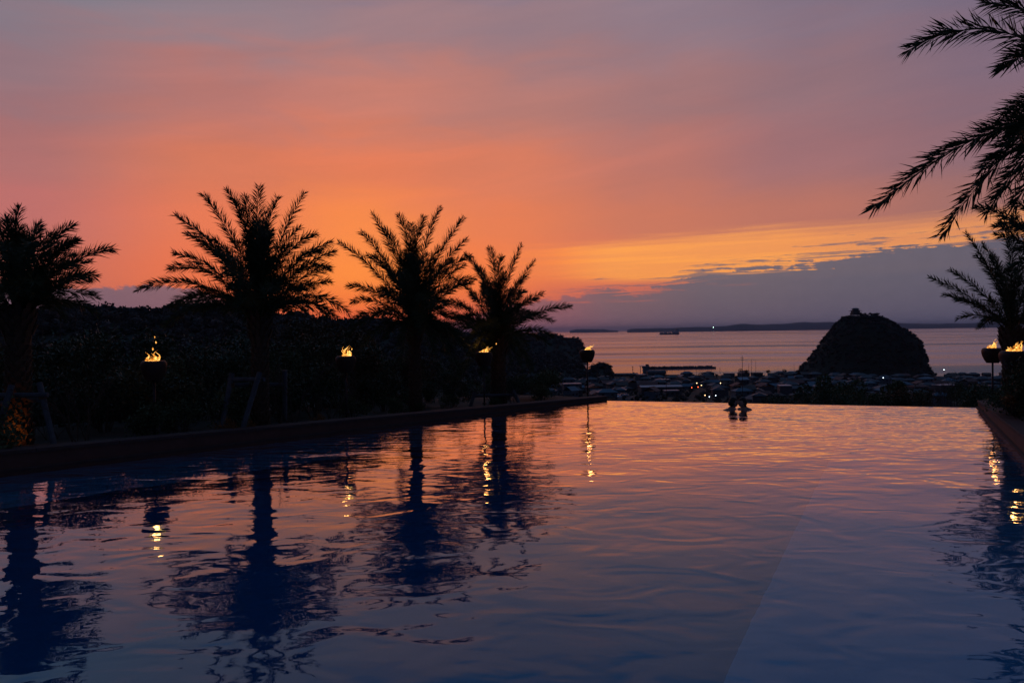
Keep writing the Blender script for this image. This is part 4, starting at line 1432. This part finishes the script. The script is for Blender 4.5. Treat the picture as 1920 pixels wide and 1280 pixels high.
def support(label, d, posts, rails, ties, ground):
    p0 = P(posts[0][2], posts[0][3], d)
    root = empty('tree_support', (p0.x, p0.y, ground))
    tag(root, label, 'tree support', 'timber supports round the palm trunks')
    o3 = Vector((p0.x, p0.y, ground))
    for (x0, y0, x1, y1, d0, d1) in posts:
        mb = MB(); log(mb, P(x0, y0, d0) - o3, P(x1, y1, d1) - o3, .048); mb.build('post', M['stake'], root)
    for (x0, y0, x1, y1, d0, d1) in rails:
        mb = MB(); log(mb, P(x0, y0, d0) - o3, P(x1, y1, d1) - o3, .042); mb.build('rail', M['stake'], root)
    for (x, y, dd) in ties:
        c_ = P(x, y, dd) - o3
        mb = MB()
        for q in range(4):
            mb.lathe([(.05, -.008), (.06, 0), (.05, .008)], (c_.x, c_.y, c_.z - .03 + q * .02), 12)
        mb.build('rope_tie', M['rope'], root)
    return root


support('timber support of round posts and crossed rails at the leftmost palm', 12.5,
        [(22, 722, -12, 835, 12.4, 12.1), (74, 718, 102, 838, 12.6, 12.3), (-30, 724, -60, 838, 12.9, 12.9), (10, 730, 22, 836, 13.4, 13.5)],
        [(-60, 742, 90, 740, 12.5, 12.5), (-60, 756, 38, 756, 12.2, 12.9), (76, 750, 34, 746, 12.5, 13.2)], [(20, 742, 12.4), (79, 744, 12.52)], ground_left(34, 12.9))
support('timber support with two leaning posts in front of the tallest palm', 14.6,
        [(487, 698, 455, 803, 14.5, 14.2), (435, 700, 415, 805, 14.7, 14.4), (534, 694, 534, 790, 15.5, 15.6)],
        [(428, 711, 496, 711, 14.7, 14.55), (432, 722, 530, 720, 14.8, 15.5)], [(434, 722, 14.66), (484, 712, 14.5)], ground_left(488, 15.0))
support('low pale timber support at the foot of the far palm beside the third torch', 20.0,
        [(890, 735, 882, 762, 19.7, 19.6), (962, 733, 974, 757, 20.2, 20.0)], [(886, 742, 968, 740, 19.8, 20.2)], [], ground_left(936, 20.4))

# ------------------------------------------------------------------ torches
def torch(label, x, ytop, d, wind, seed, spread=1.0, hgt=1.0, sparks=(), ground=.15, wide=1.0):
    rg = random.Random(seed)
    rim = P(x, ytop, d)
    root = empty('fire_torch', (rim.x, rim.y, ground))
    tag(root, label, 'torch', 'fire torches round the pool')
    H = rim.z - ground
    k = wide
    mb = MB()
    prof = [(0.0, -.345), (.118, -.345), (.122, -.335), (.16, -.27), (.192, -.19), (.21, -.11), (.212, -.065), (.198, -.022), (.172, -.004), (.160, 0), (.152, -.01),
            (.15, -.06), (.11, -.10), (0, -.11)]
    mb.lathe([(r_ * k, z_) for r_, z_ in prof], (0, 0, H), 28)
    mb.build('bowl', M['iron'], root, smooth=True)
    mb = MB(); mb.tube([(0, 0, -.2), (0, 0, H - .345)], [.021, .021], 10); mb.build('pole', M['pole'], root, smooth=True)
    mb = MB(); mb.lathe([(0, .012), (.05, .012), (.055, 0), (.055, -.02)], (0, 0, .16), 12); mb.build('base_collar', M['pole'], root)
    # flame: overlapping tongues leaning down-wind
    fl = MB()
    n_ = int(15 * spread)
    for i in range(n_):
        a = rg.uniform(0, 2 * math.pi); q = rg.uniform(0, .10) * (.7 + .3 * spread)
        bx, by = q * math.cos(a) - wind * .05, q * math.sin(a) * .8
        hh = rg.uniform(.06, .145) * hgt * (1.25 - q * 4)
        if i < 3: hh = .21 * hgt * rg.uniform(.8, 1.1)
        pts, rr = [], []
        ph = rg.uniform(0, 6)
        for j in range(8):
            t = j / 7
            pts.append((bx + wind * hh * 1.25 * t ** 1.1 + .030 * math.sin(t * 8 + ph) * (t + .2), by + .015 * math.cos(t * 6 + ph) * t, H - .045 + .03 * rg.random() * 0 + hh * t))
            rr.append(max(.0015, (.010 + .024 * math.sin(math.pi * min(1, t * 1.25 + .18)) * (1 - .25 * t) * rg.uniform(.7, 1.2)) * (1 - t ** 3)))
        fl.tube(pts, rr, 7)
    for (sx, sz, sr) in sparks:
        fl.tube([(sx, 0, H + sz - sr * 1.6), (sx + .004, 0, H + sz), (sx - .004, 0, H + sz + sr * 1.8)], [sr * .35, sr, sr * .2], 6)
    f = fl.build('flame', M['flame'], root, smooth=True)
    ld = bpy.data.lights.new('flame_light', 'POINT')
    ld.energy = 2.0
    ld.color = (1.0, 0.38, 0.10)
    ld.shadow_soft_size = .05
    lo_ = bpy.data.objects.new('flame_light', ld)
    C.objects.link(lo_)
    lo_.parent = f
    lo_.location = (0.03 * wind, 0, H + .10)
    return root


torch('leftmost fire torch, its round flame throwing two sparks above the dark shrubs', 288, 676, 13.6, .0, 1, 1.1, 1.05, sparks=[(.025, .40, .010), (.045, .31, .012), (-.01, .20, .014)], ground=ground_left(288, 13.6))
torch('second fire torch from the left with a tall narrow flame', 648, 667, 16.6, .05, 2, .85, 1.35, sparks=[(.13, .14, .012)], ground=ground_left(648, 16.6))
torch('third fire torch, its flame blown right towards the small palm trunk', 907, 659.5, 19.0, .75, 3, 1.0, .85, sparks=[(.30, .19, .012)], ground=ground_left(907, 19.0))
torch('fire torch at the far left corner of the pool, standing clear against the sea', 1101, 655.5, 21.9, 1.15, 4, .95, .85, sparks=[(.27, .25, .010)], ground=.02)
torch('fire torch at the right pool wall whose whole bowl shows against the sea', 1861, 652, 18.3, .45, 5, 1.1, 1.1, ground=.0, wide=1.08)
torch('nearer fire torch behind leaves at the right edge with a broad flame', 1902, 657.5, 14.6, .25, 6, 1.6, 1.2, ground=.08, wide=1.2)

# garden spotlight that lights the leftmost trunk
sp0 = P(-8, 822, 12.35)
root = empty('garden_spotlight', (sp0.x, sp0.y, ground_left(0, 12.3) + .02))
tag(root, 'small garden spotlight lighting the foot of the leftmost palm trunk', 'spotlight')
mb = MB(); mb.tube([(0, 0, -.05), (0, 0, .08)], [.012, .012], 8); mb.build('spike', M['pole'], root)
mb = MB(); mb.tube([(-.04, -.02, .09), (.05, .03, .13)], [.04, .045], 12); hd = mb.build('housing', M['pole'], root)
ld = bpy.data.lights.new('spot_light', 'SPOT')
ld.energy = 4; ld.color = (1.0, .28, .04); ld.spot_size = R(125); ld.spot_blend = 1.0; ld.shadow_soft_size = .03
lo_ = bpy.data.objects.new('spot_light', ld); C.objects.link(lo_); lo_.parent = root
lo_.location = (.08, .05, .15)
tgt = Vector((P(34, 800, 12.9).x - sp0.x, .55, .18))
lo_.rotation_euler = (-tgt).to_track_quat('Z', 'Y').to_euler()

# ------------------------------------------------------------------ shrubs
def shrub_mesh(h, r_, n, ls, seed, leafm, asp=.5, lobes=8):
    rg = np.random.default_rng(seed)
    lc = np.stack([rg.normal(size=lobes) * r_ * .45, rg.normal(size=lobes) * r_ * .45, rg.uniform(.25, .85, lobes) * h], -1)
    lr = rg.uniform(.28, .5, lobes) * min(r_, h)
    idx = rg.integers(0, lobes, n)
    d_ = rg.normal(size=(n, 3)); d_ /= np.linalg.norm(d_, axis=1)[:, None]
    cen = lc[idx] + d_ * (lr[idx] * rg.uniform(.3, 1.08, n))[:, None]
    # sprays that break the outline
    ns = int(n * .12)
    cen[:ns] = lc[idx[:ns]] + d_[:ns] * (lr[idx[:ns]] * rg.uniform(1.0, 1.45, ns))[:, None]
    cen[:, 2] = np.abs(cen[:, 2])
    lv, lf = leaves(cen, ls, rg, asp, .4)
    me1 = np_mesh('foliage', lv, lf, M[leafm])
    mb = MB()
    for i in range(lobes):
        c_ = lc[i]
        mb.tube([(c_[0] * .1, c_[1] * .1, -.1), (c_[0] * .45, c_[1] * .45, c_[2] * .5), tuple(c_)], [.018, .012, .005], 5)
        for q in range(3):
            e_ = c_ + rg.normal(size=3) * lr[i] * .7
            mb.tube([(c_[0] * .6, c_[1] * .6, c_[2] * .65), tuple(e_)], [.006, .002], 4)
    me2 = mb.mesh('branches', M['twig'])
    return me1, me2


def bare_mesh(h, seed, spread=.5, n=7):
    rg = random.Random(seed)
    mb = MB()

    def grow(p, d_, L_, r_, lv_):
        q = p + d_ * L_ * .5 + Vector((rg.uniform(-.06, .06), rg.uniform(-.06, .06), 0)) * L_
        e_ = p + d_ * L_
        mb.tube([p, q, e_], [r_, r_ * .8, r_ * .6], 5 if lv_ > 1 else 4, cap=False)
        if lv_ == 0: return
        for k_ in range(rg.choice([2, 3])):
            nd = (d_ + Vector((rg.uniform(-1, 1), rg.uniform(-1, 1), rg.uniform(-.3, .6))) * .6).normalized()
            grow(p.lerp(e_, rg.uniform(.5, 1)), nd, L_ * rg.uniform(.55, .8), r_ * .55, lv_ - 1)
    for i in range(n):
        d_ = Vector((rg.uniform(-1, 1) * spread, rg.uniform(-1, 1) * spread, 1)).normalized()
        grow(Vector((rg.uniform(-.15, .15), rg.uniform(-.15, .15), -.05)), d_, h * rg.uniform(.35, .5), .010 * h ** .5, 3)
    return mb.mesh('branches', M['twig'])


SH = {
    'low': [shrub_mesh(.75, .6, 1500, .075, 40 + i, 'leaf') for i in range(3)],
    'mid': [shrub_mesh(1.35, .8, 2400, .085, 50 + i, 'leaf_dark') for i in range(3)],
    'tall': [shrub_mesh(2.1, .95, 3200, .10, 60 + i, ['leaf_dark', 'leaf', 'leaf_warm'][i], lobes=11) for i in range(3)],
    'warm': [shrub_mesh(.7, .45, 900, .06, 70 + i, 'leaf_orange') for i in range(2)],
}
BARE = [bare_mesh(1.9, 5), bare_mesh(1.3, 6, .7), bare_mesh(2.4, 7, .35, 4)]


def put_shrub(kind, k, p, label, rz=0, s=1.0, group='shrubs in the garden beds', zs=1.0, cat='shrub'):
    root = empty('shrub', p, rz)
    root.scale = (s, s, s * zs)
    tag(root, label, cat, group)
    if kind == 'bare':
        link('branches', BARE[k], root)
    else:
        f_, b_ = SH[kind][k]
        link('foliage', f_, root)
        link('branches', b_, root)
    return root


def bedz(x, y):
    v = Vector((x, y)) - PD
    off = v.dot(-LN)
    base = 0.46 - .36 * v.dot(LD) / lenL - .13
    return base + lerp(off, [0, 3, 6, 9, 13, 20, 30], [0, 0, -.15, -.8, -2.6, -6, -12])


rs_ = random.Random(77)
SEG = [(12, 'left of the leftmost palm'), (75, 'at the leftmost palm'), (150, 'right of the leftmost palm'), (240, 'left of the first torch'), (340, 'at the first torch'), (420, 'left of the tallest palm'),
       (540, 'at the tallest palm'), (610, 'left of the second torch'), (690, 'at the second torch'), (750, 'left of the middle palm'), (830, 'at the middle palm'), (930, 'at the third torch'), (9999, 'at the far palm')]
ROWL = {1.0: 'front row', 2.2: 'second row', 3.6: 'third row', 5.4: 'fourth row', 7.8: 'back row'}
# rows behind the left wall: distance behind the wall, kind
LBL = {'low': 'low leafy shrub in the bed behind the left pool wall', 'mid': 'dense dark evergreen shrub in the bed behind the left pool wall',
       'tall': 'tall dark shrub in the back row of the left garden bed', 'bare': 'bare twiggy shrub among the evergreens behind the left pool wall'}
skip_px = [(34, 24), (288, 6), (488, 18), (648, 6), (779, 16), (907, 5), (936, 20), (1101, 30)]
for (off, step, kind, smin, smax, x_end) in [(1.0, .85, 'low', .65, 1.0, 1045), (2.2, 1.0, 'mid', .6, .95, 1000), (3.6, 1.25, 'tall', .6, .9, 960), (5.4, 1.4, 'tall', .72, 1.0, 870), (7.8, 1.6, 'tall', .8, 1.15, 830)]:
    s_ = 4.0
    while s_ < lenL + .5:
        q = PD + LD * s_ - LN * (off + rs_.uniform(-.3, .3))
        pxx = 960 + q.x / q.y * FPX
        s_ += step * rs_.uniform(.8, 1.25)
        if not (-160 < pxx < x_end): continue
        if abs(pxx - 22) < 46 and off < 3: continue
        kk = kind
        if rs_.random() < .22: kk = 'bare'
        sc_ = rs_.uniform(smin, smax)
        if pxx > 800: sc_ *= .62
        elif pxx > 700: sc_ *= .8
        if kk == 'low' and any(abs(pxx - a) < b_ for a, b_ in skip_px): sc_ *= .6
        k_ = rs_.randrange(3)
        if kk == 'tall' and k_ == 2 and rs_.random() < .5: k_ = 0
        lab = LBL[kk]
        kk_ = kk
        if kk == 'tall' and k_ == 2: lab = 'tall brownish shrub in the left garden bed'
        lab = lab.replace(' behind the left pool wall', '').replace(' in the bed', '').replace(' in the left garden bed', '').replace(' in the back row of the left garden bed', '') + ', ' + ROWL[off] + ', ' + [l for c_, l in SEG if pxx < c_][0]
        DUP[lab] = DUP.get(lab, 0) + 1
        if DUP[lab] > 1: lab += ', ' + ['right hand', 'third', 'rightmost'][min(DUP[lab] - 2, 2)] + ' one'
        put_shrub(kk, k_, (q.x, q.y, bedz(q.x, q.y)), lab, rs_.uniform(0, 6.28), sc_)
# orange-leaved plants that catch the lamp light
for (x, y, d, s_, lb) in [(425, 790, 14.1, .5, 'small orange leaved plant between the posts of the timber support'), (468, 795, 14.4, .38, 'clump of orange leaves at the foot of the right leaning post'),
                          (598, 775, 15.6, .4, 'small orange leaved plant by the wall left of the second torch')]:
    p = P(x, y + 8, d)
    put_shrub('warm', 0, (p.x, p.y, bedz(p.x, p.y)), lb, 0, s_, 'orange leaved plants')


def garden_tree(label, x, d, h, r_, leafm, seed, n=6500, ls=.1, zb=None, asp=.55, lobes=12, flat=.55):
    rg = np.random.default_rng(seed)
    p = P(x, 700, d)
    zb = bedz(p.x, p.y) if zb is None else zb
    root = empty('garden_tree', (p.x, p.y, zb))
    tag(root, label, 'tree')
    th = rg.uniform(0, 6.28, lobes); rr = r_ * np.sqrt(rg.uniform(.05, 1, lobes)) * .72
    lc = np.stack([rr * np.cos(th), rr * np.sin(th), h - r_ * flat * (rr / r_) ** 2 * 1.3 - rg.uniform(.15, .5, lobes) * r_], -1)
    lr = rg.uniform(.28, .46, lobes) * r_
    idx = rg.integers(0, lobes, n)
    d_ = rg.normal(size=(n, 3)); d_ /= np.linalg.norm(d_, axis=1)[:, None]
    cen = lc[idx] + d_ * (lr[idx] * rg.uniform(.4, 1.1, n))[:, None] * [1, 1, .75]
    lv, lf = leaves(cen, ls, rg, asp, .2)
    link('crown', np_mesh('crown', lv, lf, M[leafm]), root)
    mb = MB()
    mb.tube([(0, 0, -.3), (.03, 0, h * .25), (.0, .05, h * .5)], [.09, .07, .05], 8)
    for q in range(lobes):
        c_ = lc[q]
        mb.tube([(0, 0, h * .25), (c_[0] * .45, c_[1] * .45, h * .25 + (c_[2] - h * .25) * .6), tuple(c_)], [.04, .028, .01], 5)
    mb.build('trunk', M['twig'], root)
    return root


garden_tree('broad rust brown tree between the tallest palm and the second torch', 600, 24.0, 6.2, 2.4, 'leaf_warm', 1, 9000, .12, zb=-3.7)
garden_tree('lower brown tree crown spreading to the right of the second torch', 690, 22.0, 3.9, 1.5, 'leaf_warm', 2, 5000, .11, zb=-3.2)
garden_tree('dark evergreen tree standing left of the tallest palm', 400, 21.5, 6.0, 2.2, 'leaf_dark', 3, 8500, .11, zb=-4.1)
garden_tree('dark tree behind the leftmost palm rising to the ridge line', -10, 19.5, 6.6, 2.5, 'leaf_dark', 4, 8500, .12, zb=-4.6)
garden_tree('brownish tree between the leftmost palm and the first torch', 170, 20.0, 5.2, 2.2, 'leaf_warm', 5, 8000, .11, zb=-4.0)
garden_tree('dark tree crown right behind the first torch', 290, 22.5, 5.2, 2.2, 'leaf_dark', 6, 8000, .11, zb=-4.6)
garden_tree('low dark tree behind the middle palm trunk', 800, 26.0, 3.7, 1.9, 'leaf_dark', 8, 6000, .11, zb=-5.0)
garden_tree('yellowish green leafy shrub tree by the wall left of the corner torch', 1010, 22.6, 1.15, .75, 'leaf', 9, 3500, .06, zb=-.25)

# slender bare trees on the skyline at left
for (x, ytop, d, sd_, lb) in [(122, 535, 60, 1, 'slender bare tree silhouetted against the cloud right of the leftmost palm'), (143, 556, 60, 2, 'thin bare sapling on the skyline at the left'), (84, 570, 60, 3, 'short bare sapling on the skyline nearest the leftmost palm'),
                              (160, 630, 24, 4, 'leaning bare tree with pale branches between the leftmost palm and the first torch'), (352, 600, 30, 5, 'bare branches rising left of the dark evergreen tree')]:
    tp_ = P(x, ytop, d)
    h = {1: 5.5, 2: 4.0, 3: 3.4, 4: 3.0, 5: 2.5}[sd_]
    root = empty('bare_tree', (tp_.x - .08 * h, tp_.y, tp_.z - h))
    tag(root, lb, 'bare tree')
    rg = random.Random(sd_)
    mb = MB()
    r0 = .0075 * h
    lean = Vector((rg.uniform(.0, .10) * h, 0, h))
    mb.tube([(0, 0, -2), lean * .5, lean], [r0, r0 * .7, r0 * .25], 6)
    mb.build('trunk', M['twig'], root)
    mb = MB()
    for q in range(18):
        t_ = rg.uniform(.35, .97)
        a = lean * t_
        dr = Vector((rg.uniform(-1, 1), rg.uniform(-1, 1), rg.uniform(.5, 1.4))).normalized() * h * rg.uniform(.1, .24) * (1.2 - t_ * .6)
        e_ = a + dr
        mb.tube([a, a + dr * .5 + Vector((0, 0, -.02 * h)), e_], [r0 * .4, r0 * .3, r0 * .12], 4)
        for w_ in range(3):
            f_ = a.lerp(e_, rg.uniform(.4, .9))
            mb.tube([f_, f_ + Vector((rg.uniform(-1, 1), rg.uniform(-1, 1), rg.uniform(.2, 1))).normalized() * h * .07], [r0 * .18, r0 * .07], 3)
    mb.build('branches', M['twig'], root)

for i, (x, ytop, d, lb) in enumerate([(1776, 684, 88, 'leftmost bare tree standing up against the sea right of the rounded hill'), (1789, 676, 84, 'tallest bare tree against the sea right of the rounded hill'), (1806, 681, 80, 'bare tree against the sea, third from the rounded hill'),
                                     (1822, 686, 86, 'bare tree against the sea just left of the right torch'), (1764, 690, 92, 'short bare tree at the right foot of the rounded hill')]):
    tp_ = P(x, ytop, d)
    h = 5.0
    root = empty('bare_tree', (tp_.x, tp_.y, tp_.z - h * 1.02), i * 1.3)
    tag(root, lb, 'bare tree')
    link('branches', BARE[i % 3], root).scale = (h / 2.6, h / 2.6, h / [1.9, 1.3, 2.4][i % 3] * .95)
    mb = MB(); mb.tube([(0, 0, -2), (0, 0, h * .45)], [.07, .035], 6); mb.build('trunk', M['twig'], root)

# right-hand bed
def bedzr(x, y):
    v = Vector((x, y)) - PC
    off = v.dot(-RN)
    base = 0.40 - .295 * v.dot(RD) / lenR - .13
    return base + lerp(off, [0, 3, 6, 9, 13, 20, 30], [0, 0, -.15, -.8, -2.6, -6, -12])


RB = [3.5, 5, 6.5, 8, 9.4, 10.6, 11.8, 12.8, 13.8, 15.0, 8.6, 10.4, 12.0, 14.5, 16.5, 7.5, 10, 13]
for n_s, (s_, off, kind, k_, sc_) in enumerate([(3.5, 1.1, 'mid', 0, .9), (5, .9, 'mid', 1, .85), (6.5, 1.1, 'mid', 2, .95), (8, .9, 'mid', 0, .9), (9.4, .9, 'mid', 1, .9), (10.6, .8, 'mid', 2, .82), (11.8, .75, 'mid', 0, .72), (12.8, .75, 'low', 1, .85),
                                  (13.8, .7, 'low', 0, .7), (8.6, 1.9, 'tall', 1, .85), (10.4, 1.9, 'tall', 0, .8), (12.0, 1.9, 'tall', 0, .7),
                                  (7.5, 3.4, 'tall', 0, 1.0), (10, 3.8, 'tall', 1, 1.0), (13, 4.2, 'tall', 0, .8)]):
    q = PC + RD * s_ - RN * (off + .3)
    put_shrub(kind, k_, (q.x, q.y, bedzr(q.x, q.y)), {'mid': 'dense dark shrub leaning over the right pool wall', 'low': 'low leafy shrub behind the right pool wall near the torches', 'tall': 'tall dark shrub behind the right pool wall'}[kind] + ', ' + ('nearest', 'second', 'third', 'fourth', 'fifth', 'sixth', 'seventh', 'eighth', 'ninth', 'tenth', 'eleventh', 'twelfth', 'thirteenth', 'fourteenth', 'fifteenth', 'sixteenth', 'seventeenth', 'eighteenth')[sorted(RB).index(s_)] + ' from the deck', s_ * 2.1, sc_, 'shrubs beside the right pool wall')
q = PC + RD * 12.3 - RN * 1.0
for (x, d, h_, kind, k_, lb) in [(1934, 14.0, 1.2, 'tall', 1, 'leafy shrub in front of the nearer right hand torch bowl'), (1958, 13.6, 1.3, 'tall', 2, 'brownish shrub at the right edge below the nearer torch'),
                                (1896, 15.3, .75, 'mid', 0, 'dark shrub between the poles of the two right hand torches'), (1905, 14.6, .6, 'mid', 2, 'dark shrub leaning on the right coping below the nearer torch')]:
    p = P(x, 700, d)
    full = {'tall': 2.1, 'mid': 1.35, 'low': .75}[kind]
    put_shrub(kind, k_, (p.x, p.y, bedzr(p.x, p.y)), lb, x * 1.7, h_ / full, 'shrubs beside the right pool wall')
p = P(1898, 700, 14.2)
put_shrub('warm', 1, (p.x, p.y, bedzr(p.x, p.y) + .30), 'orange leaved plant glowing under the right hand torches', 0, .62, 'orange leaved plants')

# scrub on the slope beyond the overflow edge
gs = random.Random(9)
for i in range(70):
    x = gs.uniform(1400, 1870); d = gs.uniform(26, 60)
    p = P(x, 760, d)
    tall = lerp(x, [1400, 1490, 1540, 1700, 1860], [748, 742, 728, 722, 716]) + gs.uniform(-4, 12)
    tp_ = P(x, tall, d)
    kk = gs.choice(['bare', 'bare', 'tall', 'mid', 'bare'])
    if x < 1480: kk = 'bare' if gs.random() < .5 else 'mid'
    hh = {'bare': 2.0, 'tall': 2.1, 'mid': 1.35}[kk]
    sc_ = gs.uniform(.8, 1.25)
    k_ = gs.randrange(3)
    lab = {'bare': 'leafless twiggy shrub on the slope beyond the overflow edge', 'tall': 'tall dark shrub on the slope beyond the overflow edge', 'mid': 'rounded dark shrub on the slope beyond the overflow edge'}[kk]
    lab = lab.replace('on the slope beyond the overflow edge', ('far down' if d > 44 else 'halfway down' if d > 34 else 'just') + ' beyond the overflow edge') + ', ' + [l for c_, l in COLS if x < c_][0]
    put_shrub(kk, k_, (tp_.x, tp_.y, tp_.z - hh * sc_), lab, gs.uniform(0, 6), sc_, 'scrub on the slope below the pool')
# scrub slope surface below those shrubs
mb = MB()
offs = [(0.6, -1.6), (3, -1.9), (8, -2.6), (20, -4.2), (40, -7.5), (70, -12)]
vs = []; fs = []
ns = 20
for i in range(ns):
    q = PA.lerp(PB, -0.6 + 2.4 * i / (ns - 1))
    for o_, z_ in offs:
        w_ = q + wn * o_
        vs.append((w_.x + (w_.x - 6) * o_ * .02, w_.y, z_ - .2 * math.sin(i * 1.3 + o_)))
m_ = len(offs)
for i in range(ns - 1):
    for j in range(m_ - 1):
        a = i * m_ + j
        fs.append((a, a + m_, a + m_ + 1, a + 1))
mb.add(vs, fs)
tag(mb.build('slope', M['soil'], smooth=True), kind='structure')

# ------------------------------------------------------------------ the couple in the water
def person(label, x, d, face, seed, arm_out, hair_long):
    """face = +1 looks to the right of the picture; stands crouched on the floor with the head above water"""
    p = P(x, 766, d)
    root = empty('person', (p.x, p.y, 0), 0)
    tag(root, label, 'person', 'couple in the pool')
    f = face
    # skeleton: pelvis, spine, neck, head base, shoulders, arms, legs (kneeling)
    J = [(-.02 * f, 0, -.60), (-.015 * f, 0, -.38), (-.01 * f, 0, -.12), (0, 0, 0.0), (.012 * f, 0, .05), (.03 * f, 0, .09)]
    rad = [.135, .115, .13, .062, .052, .055]
    E = [(0, 1), (1, 2), (2, 3), (3, 4), (4, 5)]

    def add(pt, r_, par):
        J.append(pt); rad.append(r_); E.append((par, len(J) - 1)); return len(J) - 1
    for s_ in (-1, 1):
        # shoulders lie across the line of sight for a body turned half towards the partner
        sx, sy = (.12 * s_, .12 * s_ * f)
        a = add((sx * .95, sy, -.012), .058, 3)
        if arm_out and s_ == -f:
            b_ = add((sx + .15 * s_, sy - .10, -.035), .042, a)
            c_ = add((sx + .10 * s_ + .02, sy - .28, -.07), .034, b_)
        else:
            b_ = add((sx + .06 * f, sy - .02, -.27), .042, a)
            c_ = add((sx + .24 * f, sy, -.22), .034, b_)
        h_ = add((J[c_][0] + .06 * f, J[c_][1], J[c_][2] + .02), .030, c_)
        l1 = add((.08 * s_ * .6, .09 * s_, -.68), .09, 0)
        l2 = add((.30 * f, .11 * s_, -.86), .062, l1)
        l3 = add((-.05 * f, .11 * s_, -1.14), .045, l2)
        l4 = add((.10 * f, .11 * s_, -1.17), .035, l3)
    me = bpy.data.meshes.new('body')
    me.from_pydata(J, E, [])
    body = link('body', me, root)
    sk = body.modifiers.new('skin', 'SKIN')
    for v_, r_ in zip(me.skin_vertices[0].data, rad):
        v_.radius = (r_, r_)
    me.skin_vertices[0].data[0].use_root = True
    body.modifiers.new('sub', 'SUBSURF').levels = 2
    body.modifiers['sub'].render_levels = 2
    me.materials.append(M['skin'])
    # head: sculpted sphere with brow, nose, chin
    V, F = ico(3)
    H = V * [.096, .078, .124]
    xx = V[:, 0] * f; yy = V[:, 1]; zz = V[:, 2]
    front = np.clip(xx, 0, 1)
    H[:, 0] += f * .014 * np.exp(-((zz + .55) / .25) ** 2) * front            # chin
    H[:, 0] += f * .026 * np.exp(-((zz + .12) / .16) ** 2 - (yy / .16) ** 2) * (xx > 0)   # nose
    H[:, 0] += f * .006 * np.exp(-((zz - .15) / .1) ** 2) * front             # brow
    H[:, 0] -= f * .008 * np.exp(-((zz - .02) / .08) ** 2 - ((np.abs(yy) - .32) / .14) ** 2) * (xx > 0)  # eye sockets
    H[:, 0] += f * .007 * np.exp(-((zz + .42) / .06) ** 2 - (yy / .25) ** 2) * (xx > 0)   # lips
    H[:, 1] *= 1 - .25 * np.clip(-zz, 0, 1)
    H[:, 0] += np.where(xx * 1 < 0, .02 * f * np.clip(-zz, 0, 1), 0)
    # ears
    for s_ in (-1, 1):
        e_ = np.exp(-((xx + .05) / .13) ** 2 - ((zz + .1) / .2) ** 2) * (yy * s_ > .8)
        H[:, 1] += s_ * .014 * e_
    hz_ = .157
    hx_ = .045 * f
    tilt = R(8) * f
    ca, sa = math.cos(tilt), math.sin(tilt)
    Hx = H[:, 0] * ca + H[:, 2] * sa; Hz = -H[:, 0] * sa + H[:, 2] * ca
    Hd = np.stack([Hx + hx_, H[:, 1], Hz + hz_], -1)
    head = link('head', np_mesh('head', Hd, F, M['skin'], smooth=True), root)
    # hair cap
    rg = np.random.default_rng(seed)
    S = V.copy()
    k = 1.07 + .03 * np.sin(V[:, 0] * 9 + seed) * np.sin(V[:, 2] * 11)
    Hh = V * [.096, .078, .124] * k[:, None]
    cut = (xx > .25) & (zz < .42)
    low = zz < (-.28 if not hair_long else -.62)
    Hh[cut] = Hh[cut] * .80
    Hh[low & ~cut] *= .86
    if hair_long:
        bun = (xx < -.2) & (zz < .1)
        Hh[bun] *= 1.10
    hxk = Hh[:, 0] * ca + Hh[:, 2] * sa - .006 * f; hzk = -Hh[:, 0] * sa + Hh[:, 2] * ca
    hair = link('hair', np_mesh('hair', np.stack([hxk + hx_, Hh[:, 1], hzk + hz_ + .006], -1), F, M['hair'], smooth=True), root)
    return root


person('left swimmer of the couple with longer hair, one arm stretched along the water surface', 1371.5, 18.5, 1, 1, True, True)
person('right swimmer of the couple, short dark hair, facing left towards the partner', 1396.5, 18.45, -1, 2, False, False)

# ------------------------------------------------------------------ air
hb = MB()
HZ0, HZ1 = SEA - 42, 260
hb.box((0, 30000, (HZ0 + HZ1) / 2), (90000, 80000, HZ1 - HZ0))
hm = bpy.data.materials.new('air')
hm.use_nodes = True
ht = hm.node_tree
ht.nodes.clear()
pv = ht.nodes.new('ShaderNodeVolumePrincipled')
pv.inputs['Color'].default_value = (0.80, 0.84, 1.0, 1)
pv.inputs['Density'].default_value = 2.4e-5
pv.inputs['Anisotropy'].default_value = 0.0
ho = ht.nodes.new('ShaderNodeOutputMaterial')
ht.links.new(pv.outputs[0], ho.inputs['Volume'])
HAZE = True
if HAZE:
    o = hb.build('haze', hm)
    tag(o, kind='stuff', label='thin evening haze over the town and the sea', cat='haze')

scene.cycles.max_bounces = 8
scene.cycles.transparent_max_bounces = 12
scene.cycles.volume_bounces = 0
